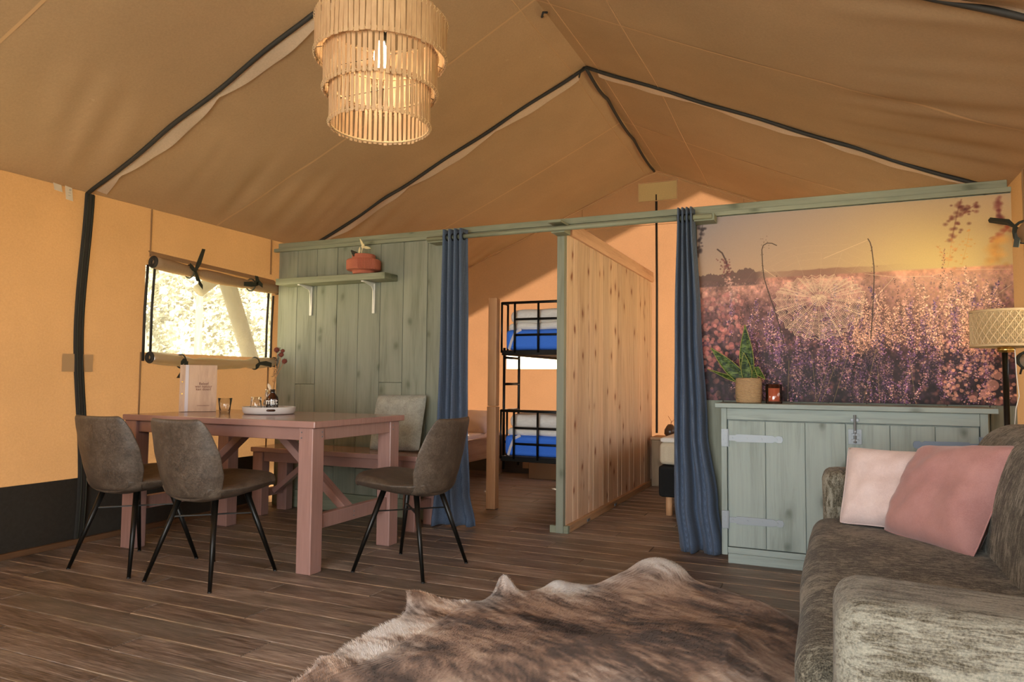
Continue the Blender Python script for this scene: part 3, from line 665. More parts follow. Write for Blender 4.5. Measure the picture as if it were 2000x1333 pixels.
# ---------------------------------------------------------------- mural (printed panel)
def paint_mural(W=1500, H=1034):
    r = np.random.default_rng(3)
    img = np.zeros((H, W, 3), np.float32); U, V = np.meshgrid((np.arange(W)+.5)/W, (np.arange(H)+.5)/H)
    A = W/H
    def C(*c): return np.array(c, np.float32)/255
    def fbm(fx, fy, n=4, seed=0):
        q = np.random.default_rng(seed); out = np.zeros((H, W), np.float32); am = 1; tot = 0
        for k in range(n):
            gx, gy = int(fx*2**k)+2, int(fy*2**k)+2; g = q.random((gy+1, gx+1)).astype(np.float32)
            x = U*(gx-1); y_ = V*(gy-1); xi = x.astype(int); yi = y_.astype(int); a = x-xi; b = y_-yi
            a = a*a*(3-2*a); b = b*b*(3-2*b)
            out += am*((g[yi, xi]*(1-a)+g[yi, xi+1]*a)*(1-b)+(g[yi+1, xi]*(1-a)+g[yi+1, xi+1]*a)*b); tot += am; am *= .55
        return out/tot
    # sky
    d = np.sqrt(((U-.84)*1.05)**2+((V-.34)*.95)**2); s = np.clip(1-d/.95, 0, 1)[..., None]
    top = C(146, 134, 134); warm = C(190, 156, 112); glow = C(214, 184, 116)
    img[:] = top; f = np.clip(V/.34, 0, 1)[..., None]; img[:] = img*(1-f*.8)+C(188, 152, 122)*f*.8
    img[:] = img*(1-s)+warm*s; g = np.exp(-(d/.28)**2)[..., None]; img[:] = img*(1-g*.85)+glow*g*.85
    # far field
    hor = .345-.012*U; fld = np.clip((V-hor)/.012, 0, 1)[..., None]
    dep = np.clip((V-hor)/.62, 0, 1)[..., None]
    near = C(74, 58, 62); mid = C(140, 92, 88); far = C(206, 142, 116)
    base = far*(1-np.clip(dep*3.2, 0, 1))+mid*np.clip(dep*3.2, 0, 1); base = base*(1-np.clip(dep*1.5-.25, 0, 1))+near*np.clip(dep*1.5-.25, 0, 1)
    n = fbm(60, 42, 4, 5)[..., None]; n2 = fbm(9, 7, 3, 6)[..., None]
    base = base*(.62+.8*n)*(.72+.56*n2); wr = (np.exp(-((U-.86)/.28)**2)*np.exp(-((V-.42)/.22)**2))[..., None]
    base = base*(1-wr*.65)+C(226, 160, 112)*wr*.65
    img[:] = img*(1-fld)+base*fld
    # band of trees on the horizon
    th = hor-.018-.055*np.clip(fbm(70, 2, 4, 9)[H//2][None, :]-.25, 0, 1)*np.clip(1.3-np.abs(U-.10)/.16, 0, 1)-.028*np.exp(-((U-.18)/.03)**2)*(.6+.8*fbm(90, 2, 3, 2)[H//2][None, :])
    tm = (np.clip((V-th)/.004, 0, 1)*np.clip((hor+.045-V)/.01, 0, 1)*np.clip((.26-U)/.05, 0, 1))[..., None]; img[:] = img*(1-tm*.85)+C(104, 78, 70)*tm*.85
    tm = (np.clip((V-(hor-.022-.015*fbm(30, 2, 2, 4)[H//2][None, :]))/.006, 0, 1)*np.clip((hor+.03-V)/.012, 0, 1)*np.exp(-((U-.42)/.16)**2))[..., None]; img[:] = img*(1-tm*.6)+C(128, 84, 72)*tm*.6
    def disc(u, v, rad, col, a, soft=.5, asp=1.):
        cx, cy = u*W, v*H; ry = rad*H*asp; rx = rad*H; R = int(max(rx, ry)*1.3)+2
        x0, x1, y0, y1 = max(int(cx)-R, 0), min(int(cx)+R+1, W), max(int(cy)-R, 0), min(int(cy)+R+1, H)
        if x0 >= x1 or y0 >= y1: return
        yy, xx = np.ogrid[y0:y1, x0:x1]; dd = np.sqrt(((xx-cx)/max(rx, .4))**2+((yy-cy)/max(ry, .4))**2)
        m_ = (np.clip((1-dd)/max(soft, .02), 0, 1)*a)[..., None]; img[y0:y1, x0:x1] = img[y0:y1, x0:x1]*(1-m_)+np.asarray(col, np.float32)*m_
    def line(pts, rad, col, a=.9, soft=.6, taper=1.):
        for (u0, v0), (u1, v1) in zip(pts[:-1], pts[1:]):
            L = math.hypot((u1-u0)*W, (v1-v0)*H); k = max(2, int(L/max(rad*H*.7, .7)))
            for q in range(k): tt = q/k; disc(u0+(u1-u0)*tt, v0+(v1-v0)*tt, rad, col, a, soft)
    # soft bokeh of heather
    pink = [C(214, 138, 122), C(226, 158, 136), C(180, 108, 112), C(150, 100, 128), C(200, 120, 110), C(126, 86, 110)]
    dark = [C(72, 56, 56), C(58, 48, 54), C(84, 60, 60)]
    for _ in range(2600):
        u = r.random(); v = .40+.6*r.random()**.8; de = (v-.38)/.62
        L_ = u < .16 or u > .78
        rad = (.004+.010*de*r.random())*(1.5 if L_ else 1)
        if r.random() < .45: disc(u, v, rad*1.5, dark[r.integers(3)]*(1.25-.45*de), .45, .9, 1.6)
        else: disc(u, v, rad, pink[r.integers(6)]*(1.08-.25*de), .35+.3*r.random(), .6 if not L_ else .25, 1.1)
    # far dots and mist of flowers
    for _ in range(2600):
        u = r.random(); v = .36+.16*r.random(); disc(u, v, .002+.003*r.random(), pink[r.integers(5)]*(.8+.4*r.random()), .4, .8)
    # upright heather sprays, sharper in the middle and below
    flo = [C(196, 140, 146), C(168, 112, 134), C(216, 160, 142), C(140, 96, 140), C(112, 82, 118), C(214, 160, 140)]
    def spray(u, v, h, lean, purple, den=1., sharp=.5, colr=None):
        k = int(h*H/3.2*den)
        for q in range(k):
            tt = q/k; uu = u+lean*(1-tt)*h/A+.004*sin(tt*7+u*50); vv = v-h*(1-tt)
            w_ = .003+.012*tt*(1-tt*.35)
            cc = flo[r.integers(6)] if r.random() > purple else flo[3+r.integers(2)]
            if colr is not None: cc = colr*(.8+.4*r.random())
            for _ in range(3): disc(uu+r.normal()*w_/A, vv+r.normal()*.004, .0022+.0026*r.random(), cc*(.55+.75*r.random()), .85, sharp)
            if r.random() < .4: disc(uu, vv, .0016, C(96, 84, 60), .6, .6)
    for _ in range(150):
        u = .12+.86*r.random(); v = .62+.42*r.random(); h = .10+.16*r.random(); de = (v-.6)/.4
        line([(u, v+.02), (u+.01*r.normal(), v-h*.9)], .0014, C(120, 98, 66)*(.7+.4*r.random()), .35)
        spray(u, v, h, r.normal()*.16, .12+.28*de*(u < .8), .7)
    for _ in range(60):
        u = .5+.5*r.random(); v = .55+.25*r.random(); spray(u, v, .10+.12*r.random(), r.normal()*.1, .05, .8, .6, C(220, 160, 128))
    # dark gaps low down
    for _ in range(160): disc(r.random(), .74+.3*r.random(), .012+.028*r.random(), C(60, 52, 54), .45, 1., 1.8)
    for _ in range(8):
        u_ = .3+.45*r.random(); line([(u_, 1.0), (u_+.03*r.normal(), .72+.1*r.random())], .0012, C(168, 146, 88), .6)
    # big bokeh circles
    for u, v, rad in ((.026, .429, .016), (.916, .943, .024), (.935, .905, .028), (.688, .503, .013), (.905, .55, .018), (.05, .5, .014), (.10, .62, .013), (.03, .66, .014), (.95, .86, .02), (.88, .97, .018), (.97, .80, .016), (.62, .47, .01), (.96, .62, .016), (.07, .57, .012)):
        disc(u, v, rad, C(230, 160, 136), .55, .12)
    for _ in range(160):
        u = .8+.2*r.random(); v = .68+.3*r.random(); disc(u, v, .004+.006*r.random(), C(228, 158, 128), .6, .2)
    for _ in range(150):
        u = .0+.17*r.random(); v = .42+.42*r.random(); disc(u, v, .006+.010*r.random(), C(206, 122, 112)*(.75+.4*r.random()), .6, .25)
    # soft foreground plants against the sky
    def blurplant(pts, rad, col, twig, a=.5):
        line(pts, rad*.4, col, a*.5, 1.)
        for (u0, v0), (u1, v1) in zip(pts[:-1], pts[1:]):
            for q in range(5):
                tt = q/5; u = u0+(u1-u0)*tt; v = v0+(v1-v0)*tt
                for _ in range(2): disc(u+r.normal()*twig, v+r.normal()*.012, rad*(.6+.8*r.random()), col*(.85+.3*r.random()), a, .9, .8)
    blurplant([(.862, .01), (.850, .07), (.842, .13), (.832, .20)], .014, C(112, 56, 44), .012, .6)
    blurplant([(.905, .04), (.88, .06), (.862, .09)], .012, C(108, 54, 44), .006, .6)
    blurplant([(.832, .20), (.826, .27), (.818, .34)], .009, C(204, 132, 72), .012, .4)
    blurplant([(.79, .23), (.815, .30), (.85, .24)], .007, C(206, 130, 70), .004, .4)
    blurplant([(.883, .165), (.872, .25), (.858, .33)], .007, C(208, 138, 62), .007, .5)
    blurplant([(.965, .03), (.967, .09), (.975, .15)], .018, C(120, 62, 54), .005, .6)
    blurplant([(.998, .14), (.975, .19), (.935, .21)], .014, C(170, 90, 66), .005, .5)
    blurplant([(.96, .22), (.95, .28), (.965, .34)], .03, C(222, 158, 76), .012, .45)
    blurplant([(.022, .02), (.016, .08), (.008, .14), (.004, .22)], .014, C(62, 50, 50), .008, .75)
    # dark spire on the left, and stalks beside the web
    line([(.075, .178), (.092, .20), (.105, .242), (.115, .29)], .006, C(70, 52, 46), .8, .8)
    for q in range(60):
        tt = q/60; u = .100+.035*tt; v = .235+.24*tt
        for _ in range(3): disc(u+r.normal()*.010, v+r.normal()*.005, .004+.004*r.random(), (C(216, 160, 140) if tt > .4 else C(120, 76, 70))*(.7+.5*r.random()), .7, .7)
    sl = [(.284, .177), (.268, .164), (.252, .161), (.238, .172), (.233, .195), (.235, .283), (.240, .35), (.25, .402), (.262, .46), (.275, .521), (.29, .60), (.305, .70)]
    line(sl, .0032, C(72, 56, 42), .85); sr = [(.582, .173), (.588, .19), (.593, .219), (.599, .313), (.599, .38), (.596, .452), (.592, .554), (.585, .68)]; line(sr, .0032, C(76, 58, 44), .85)
    for st in (sl, sr):
        for (u, v) in st[2:]:
            for _ in range(5): disc(u+r.normal()*.004, v+r.normal()*.02, .003, C(90, 68, 50), .7, .7)
    for a, b in (((.282, .336), (.37, .56)), ((.661, .378), (.674, .52)), ((.81, .249), (.80, .45)), ((.20, .50), (.215, .66)), ((.155, .52), (.16, .62))):
        for q in range(60):
            tt = q/60; u = a[0]+(b[0]-a[0])*tt; v = a[1]+(b[1]-a[1])*tt
            disc(u+r.normal()*.004*(.3+tt), v+r.normal()*.003, .003, (C(86, 60, 50) if r.random() < .5 else C(196, 130, 104)), .8, .6)
    # spider web
    cu, cv = .422, .466; wc = C(226, 190, 148)
    NS = 36; sp_ = []
    for k in range(NS):
        an = 2*pi*k/NS+.04*r.normal(); c_, s__ = cos(an), sin(an)
        ru = .150*(1+.02*r.normal()); rv = (.222 if s__ > 0 else .222+(.125-.222)*min(1, -s__*2.5))*(1+.02*r.normal())
        if s__ < -.2: ru *= .98
        sp_.append((ru*c_, rv*s__)); line([(cu, cv), (cu+ru*c_, cv+rv*s__)], .0010, wc, .8, .5)
        if s__ < -.3 and k % 2: line([(cu+ru*c_, cv+rv*s__), (cu+ru*c_*1.5, cv+rv*s__*1.9)], .0007, wc, .35, .5)
    for j in range(24):
        q0 = .09+.91*(j/23)
        for k in range(NS):
            (a0, b0), (a1, b1) = sp_[k], sp_[(k+1) % NS]
            if j > 3 and r.random() < .07: continue
            if 3 <= j <= 5: continue
            p0 = (cu+a0*q0, cv+b0*q0); p1 = (cu+a1*q0, cv+b1*q0)
            mo = ((p0[0]+p1[0])/2*1.0+(cu-(p0[0]+p1[0])/2)*.07, (p0[1]+p1[1])/2+.004+(cv-(p0[1]+p1[1])/2)*.07)
            line([p0, mo, p1], .0009+.0003*(j % 3), wc, .66+.2*(b0 > .05), .4)
    for j in range(4):
        q0 = 1.2+.25*j
        for k in range(NS):
            (a0, b0), (a1, b1) = sp_[k], sp_[(k+1) % NS]
            if b0 < -.03 and b1 < -.03: line([(cu+a0*q0*.92, cv+b0*q0*1.15), (cu+a1*q0*.92, cv+b1*q0*1.15+.003)], .0006, wc, .28, .5)
    for k in range(10): disc(cu+r.normal()*.012/A, cv+r.normal()*.012, .004, C(170, 116, 90), .7, .6)
    for a, b in (((.57, .35), (.66, .373)), ((.66, .373), (.592, .49)), ((.66, .373), (.77, .377)), ((.77, .377), (.81, .36)), ((.77, .377), (.80, .40)), ((.279, .345), (.24, .30)), ((.58, .18), (.44, .26)), ((.262, .50), (.256, .56)), ((.96, .47), (.995, .43)), ((.84, .35), (.995, .36))):
        line([a, b], .0013, wc, .7, .5)
    low = np.clip((V-.42)/.3, 0, 1)[..., None]; img = img+(img-.42)*(.12+.30*low)-.035*low
    gr = img.mean(axis=2, keepdims=True); ds = .24*np.clip((V-.33)/.05, 0, 1)[..., None]; img = img*(1-ds)+gr*ds*C(262, 250, 236)
    img = np.clip(img*(.93+.06*r.random((H, W, 1))), 0, 1)
    return img
mi = paint_mural()
H_, W_ = mi.shape[:2]
im = bpy.data.images.new('heather_print', W_, H_); buf = np.ones((H_, W_, 4), np.float32); buf[..., :3] = mi[::-1]; im.pixels.foreach_set(buf.ravel()); im.update(); im.pack()
t = NT('mural_print'); ti = t.new('TexImage', image=im, interpolation='Linear', extension='EXTEND')
uvn = t.new('TexCoord'); t.link(uvn.outputs['UV'], ti.inputs['Vector']); t.base(ti.outputs['Color']); t.rough(.55); t.b.inputs['Specular IOR Level'].default_value = .3
MATS['mural_print'] = t.m
mb = MB(); mb.box(-.752, .920, 4.585, 4.598, .920, 2.072)
mur = obj('wall_mural', mb, 'mural_print', label='large printed panel of a spider web over a heather field at sunset', cat='mural')
ul = mur.data.uv_layers.new(name='UVMap')
for lp in mur.data.loops:
    co = mur.data.vertices[lp.vertex_index].co; ul.data[lp.index].uv = ((co.x+.836)/1.672, co.z/1.152)

# ================================================================== FURNITURE
def legs_name(): pass
# dining table
TZ = .806
tb = thing('dining_table', (-3.2, 3.45, 0), 'dusty pink painted wooden dining table with thick square legs', 'table')
obj('tabletop', MB().box(-3.92, -2.465, 3.015, 3.885, TZ-.036, TZ), 'pink_paint', tb, bevel=.005)
for (a, b) in ((-3.93, -3.83), (-2.59, -2.495)):
    for (c_, d) in ((3.04, 3.135), (3.775, 3.87)):
        obj('leg', MB().box(a, b, c_, d, 0, TZ-.037), 'pink_paint_z', tb, bevel=.005)
obj('apron', MB().box(-3.83, -2.59, 3.06, 3.09, .700, TZ-.037), 'pink_paint', tb, bevel=.003)
obj('apron', MB().box(-3.83, -2.59, 3.82, 3.85, .700, TZ-.037), 'pink_paint', tb, bevel=.003)
for xa in (-3.895, -2.535): obj('apron', MB().box(xa, xa+.03, 3.136, 3.774, .700, TZ-.037), 'pink_paint_z', tb, bevel=.003)
for xa in (-3.90, -2.56): obj('stretcher', MB().box(xa, xa+.045, 3.136, 3.774, .222, .300), 'pink_paint_z', tb, bevel=.004)
for xa in (-3.88, -2.538):
    pass
for (x0, x1) in ((-2.545, -3.13), (-3.87, -3.27)):
    obj('brace', MB().beam((x0, 3.44, .265), (x1, 3.44, .75), .045, .075, (0, 1, 0)), 'pink_paint', tb, bevel=.004)
mb = MB()
for (x, y, z) in ((-2.57, 3.0395, .745), (-2.57, 3.0395, .715), (-2.494, 3.115, .745), (-2.494, 3.115, .72), (-2.494, 3.80, .745), (-2.494, 3.80, .72), (-2.515, 3.44, .27), (-2.515, 3.44, .245)):
    mb.box(x-.003, x+.003, y-.003, y+.003, z-.003, z+.003)
obj('screw_heads', mb, 'zinc', tb, kind='stuff')
# bench
bn = thing('bench', (-3.27, 4.36, 0), 'long dusty pink wooden bench against the green wall', 'bench')
BZ = .512
obj('seat', MB().box(-4.0, -2.54, 4.16, 4.55, BZ-.036, BZ), 'pink_paint', bn, bevel=.005)
for (a, b) in ((-4.0, -3.905), (-2.66, -2.565)):
    for (c_, d) in ((4.185, 4.265), (4.455, 4.53)):
        obj('leg', MB().box(a, b, c_, d, 0, BZ-.037), 'pink_paint_z', bn, bevel=.005)
    obj('stretcher', MB().box((a+b)/2-.02, (a+b)/2+.02, 4.266, 4.454, .13, .19), 'pink_paint_z', bn, bevel=.003)
obj('apron', MB().box(-3.905, -2.66, 4.20, 4.23, .405, BZ-.037), 'pink_paint', bn, bevel=.003)
obj('apron', MB().box(-3.905, -2.66, 4.49, 4.52, .405, BZ-.037), 'pink_paint', bn, bevel=.003)
obj('brace', MB().beam((-3.93, 4.36, .16), (-3.52, 4.36, .47), .04, .06, (0, 1, 0)), 'pink_paint', bn, bevel=.003)
obj('brace', MB().beam((-2.63, 4.36, .16), (-3.04, 4.36, .47), .04, .06, (0, 1, 0)), 'pink_paint', bn, bevel=.003)

# dining chairs: padded shell on four tapering legs
def make_chair():
    ch = thing('dining_chair', (0, 0, 0), '', 'chair', 'dining chairs at the pink table')
    def lerp(tab, t_):
        for (a, va), (b, vb) in zip(tab[:-1], tab[1:]):
            if t_ <= b:
                q = (t_-a)/(b-a); q = q*q*(3-2*q); return [p+(r_-p)*q for p, r_ in zip(va, vb)]
        return tab[-1][1]
    # seat: t 0 front .. 1 rear ; values: y, z, halfwidth, edge lift, thickness
    S = [(0, (.262, .462, .175, -.012, .030)), (.05, (.262, .476, .195, -.018, .056)), (.14, (.238, .492, .220, -.008, .072)), (.4, (.12, .466, .238, .018, .074)), (.65, (-.01, .440, .236, .034, .062)), (.85, (-.125, .428, .205, .046, .054)), (1, (-.190, .440, .160, .042, .048))]
    B = [(0, (-.135, .428, .165, .040, .034)), (.08, (-.190, .446, .188, .058, .044)), (.32, (-.226, .545, .218, .080, .044)), (.58, (-.246, .655, .224, .064, .040)), (.82, (-.268, .758, .202, .046, .034)), (.94, (-.280, .808, .182, .040, .028)), (1, (-.282, .826, .158, .036, .016))]
    def shell(T, nu, nv, is_back):
        mb = MB(); top = []; bot = []
        for j in range(nv+1):
            t_ = j/nv; y, z, w_, l, th_ = lerp(T, t_)
            y2, z2 = lerp(T, min(t_+.02, 1))[:2]; y1, z1 = lerp(T, max(t_-.02, 0))[:2]
            d = Vector((0, y2-y1, z2-z1)); d = d.normalized() if d.length > 1e-6 else Vector((0, 0, 1)); nrm = Vector((1, 0, 0)).cross(d)*(-1)
            if is_back: nrm = Vector((0, abs(nrm.y), -nrm.z if nrm.y < 0 else nrm.z))
            else: nrm = Vector((0, nrm.y, nrm.z)) if nrm.z > 0 else -nrm
            for i in range(nu+1):
                u = -1+2*i/nu; s_ = abs(u)
                e = sqrt(max(0, 1-s_**6))                      # rounded rim
                off = l*s_**2.2
                x = u*w_
                cy = (0, off*1.0, -.0) if is_back else (0, 0, off)
                if is_back and t_ > .8: cy = (0, off+(-.018)*s_**4*(t_-.8)/.2, .004*s_**3*(t_-.8)/.2)
                if not is_back: y_e = -.03*s_**4*(1-t_) ; cy = (0, y_e, off)
                ctr = Vector((x, y, z))+Vector(cy)
                hh = th_*.5*e*(1.0)+.0015
                top.append(ctr+nrm*hh); bot.append(ctr-nrm*hh)
        n = nu+1; N = len(top); fs = []
        for j in range(nv):
            for i in range(nu):
                a = j*n+i; fs.append((a, a+1, a+n+1, a+n)); fs.append((N+a, N+a+n, N+a+n+1, N+a+1))
        for j in range(nv):
            a = j*n; fs.append((a, a+n, N+a+n, N+a)); a = j*n+nu; fs.append((a, N+a, N+a+n, a+n))
        for i in range(nu):
            a = i; fs.append((a, N+a, N+a+1, a+1)); a = nv*n+i; fs.append((a, a+1, N+a+1, N+a))
        mb.add(top+bot, fs); return mb
    obj('seat', shell(S, 20, 22, False), 'leather', ch, smooth=True, sub=1)
    bk = obj('backrest', shell(B, 20, 22, True), 'leather', ch, smooth=True, sub=1)
    mb = MB(); mb.tube([(0, lerp(B, q/16)[0]-.0185, lerp(B, q/16)[1]) for q in range(1, 15)], .0022, 5); obj('seam', mb, 'stitch', bk)
    for sx_ in (-1, 1):
        for sy, ys_ in ((1, .10), (-1, -.10)):
            mb = MB(); mb.tube([(sx_*.115, ys_, .445), (sx_*.222, sy*.222, .004)], [.0165, .0095], 12)
            lg = obj('leg', mb, 'black_metal', ch, smooth=True)
            mb = MB(); mb.lathe([(.0001, 0), (.0105, 0), (.0105, .006), (.0001, .006)], (sx_*.222, sy*.222, 0), 10); obj('foot_cap', mb, 'black_plain', lg)
    mb = MB(); mb.box(-.13, .13, -.125, .125, .437, .445); obj('seat_plate', mb, 'black_metal', ch, bevel=.002)
    for a, b in (((-.143, .134), (.143, -.134)), ((.143, .134), (-.143, -.134))):
        mb = MB(); mb.beam((a[0], a[1], .318), (b[0], b[1], .318), .012, .006); obj('stretcher', mb, 'black_metal', ch)
    return ch
chair = make_chair()
chair.location = (-2.95, 2.82, 0); chair['label'] = 'grey brown leather chair at the long side of the table, right of another one'
c2 = copy_tree(chair); c2.location = (-3.525, 2.82, 0); c2.rotation_euler.z = radians(2); c2['label'] = 'grey brown leather chair at the table, closest to the black zip of the canvas wall'
c3 = copy_tree(chair); c3.location = (-2.11, 3.415, 0); c3.rotation_euler.z = radians(88); c3['label'] = 'grey brown leather chair at the table end, next to the left blue curtain'

# pillow builder
def pillow(w, h, th_, n=18, pinch=.06, seed=0, wr=.012):
    mb = MB()
    def f(sgn):
        def g(u, v_):
            a, b = -1+2*u, -1+2*v_
            px = a*(1-pinch*(1-abs(b)**2.2)*abs(a)**1.5); pz = b*(1-pinch*(1-abs(a)**2.2)*abs(b)**1.5)
            rc = 1-.045*(abs(a*b))**5; px *= rc; pz *= rc
            tt = max(0, (1-a**4))**.6*max(0, (1-b**4))**.6
            wn_ = wr*mn.noise(Vector((a*2.4+seed, b*2.4, sgn)))*tt+wr*.5*mn.noise(Vector((a*6+seed, b*6, sgn*2)))*tt
            return Vector((px*w/2, sgn*(tt*th_/2+wn_+.0015), pz*h/2))
        return g
    mb.grid(f(1), n, n); mb.grid(f(-1), n, n)
    N = (n+1)**2; fs = []
    idx = [i for i in range(n+1)]+[(j)*(n+1)+n for j in range(1, n+1)]+[n*(n+1)+i for i in range(n-1, -1, -1)]+[j*(n+1) for j in range(n-1, 0, -1)]
    for a, b in zip(idx, idx[1:]+idx[:1]): fs.append((a, b, N+b, N+a))
    mb.f += fs; return mb
def place(mb, org, xv, zv):
    x = Vector(xv).normalized(); z = Vector(zv); z = (z-x*z.dot(x)).normalized(); y = z.cross(x)
    mb.v = [tuple(Vector(org)+x*p[0]+y*p[1]+z*p[2]) for p in mb.v]; return mb
def piping(mb, n=18, r=.003):
    idx = [i for i in range(n+1)]+[(j)*(n+1)+n for j in range(1, n+1)]+[n*(n+1)+i for i in range(n-1, -1, -1)]+[j*(n+1) for j in range(n-1, -1, -1)]
    o = MB(); o.tube([mb.v[i] for i in idx], r, 5, False); return o

# bench cushion
mb = place(pillow(.44, .42, .13, seed=3, pinch=.03), (-2.885, 4.455, .512+.205), (1, -.02, .02), (.12, .26, 1))
o = obj('bench_cushion', mb, 'cushion_knit', smooth=True, label='knitted grey green cushion on the bench against the green wall', cat='cushion')

# sofa
sf = thing('sofa', (.42, 2.55, 0), 'olive brown chenille two seat sofa with rounded arms', 'sofa')
def wob(a, f=3.):
    return lambda p: p+Vector((mn.noise(p*f), mn.noise(p*f+Vector((9, 0, 0))), mn.noise(p*f+Vector((0, 7, 0)))))*a
obj('base', MB().rbox(-.055, .80, 1.60, 3.52, .05, .30, .05, 16, wob(.006)), 'chenille_z', sf, smooth=True)
def seatf(p):
    q = p.copy(); c_ = sin(pi*min(max((p.y-1.66)/1.80, 0), 1)); q.z += .018*c_*(1 if p.z > .38 else 0); q.x -= .012*c_*(1 if p.x < .1 else 0)
    return wob(.008)(q)
obj('seat_cushion', MB().rbox(-.075, .62, 1.68, 3.46, .26, .452, .075, 22, seatf), 'chenille_y', sf, smooth=True)
def armf(p):
    q = p.copy(); q.z -= .02*max(0, (p.x-.1))*1.0; return wob(.007, 2.6)(q)
obj('arm', MB().rbox(.0, .86, 1.42, 1.675, .05, .645, .055, 20, armf), 'chenille_x_lit', sf, smooth=True, label='near arm in paler cloth with the front light painted in')
obj('arm', MB().rbox(-.03, .84, 3.465, 3.70, .05, .645, .045, 18, wob(.005)), 'chenille_z', sf, smooth=True)
def backf(p):
    q = p.copy(); q.x += (p.z-.40)*.28; q.x -= .035*sin(pi*min(max((p.z-.4)/.5, 0), 1))*(1 if p.x < .66 else 0); return wob(.01, 2.4)(q)
obj('back_cushion', MB().rbox(.47, .70, 1.66, 3.55, .38, .875, .085, 22, backf), 'chenille_z', sf, smooth=True)
obj('backrest', MB().rbox(.68, .88, 1.45, 3.66, .05, .78, .06, 14, wob(.006)), 'chenille_z', sf, smooth=True)
for x in (.03, .78):
    for y_ in (1.5, 3.6): obj('leg', MB().box(x-.02, x+.02, y_-.02, y_+.02, 0, .06), 'black_plain', sf)
# sofa cushions
def cush(name, A, B, LA, LB, thA, thB, thick, mat, lab, seed, pinch=.05):
    A, B = Vector(A), Vector(B); d = (B-A).normalized(); n_ = Vector((-d.y, d.x, 0)); n_ = n_ if n_.x > 0 else -n_
    D = A+(Vector((0, 0, cos(radians(thA))))+n_*sin(radians(thA)))*LA; C_ = B+(Vector((0, 0, cos(radians(thB))))+n_*sin(radians(thB)))*LB
    mb = pillow(1, 1, thick, seed=seed, pinch=pinch, wr=.02); u = ((D-A)+(C_-B)).normalized(); nn = u.cross(d).normalized()
    out = []
    for p in mb.v:
        s_, t_ = p[0]+.5, p[2]+.5; q = (A*(1-s_)+B*s_)*(1-t_)+(D*(1-s_)+C_*s_)*t_; out.append(q+nn*p[1])
    mb.v = [tuple(q) for q in out]; pp = piping(mb)
    o = obj(name, mb, mat, smooth=True, label=lab, cat='cushion'); obj('piping', pp, mat, o, smooth=True); return o
cush('sofa_cushion', (.03, 3.235, .462), (.33, 3.17, .462), .36, .335, 34, 27, .12, 'cushion_pale', 'pale pink velvet cushion leaning behind the dusty pink one', 5)
cush('sofa_cushion', (.18, 3.125, .468), (.425, 2.785, .452), .375, .435, 30, 29, .15, 'cushion_dusty', 'dusty pink cushion in front of the pale one on the sofa', 1, .04)

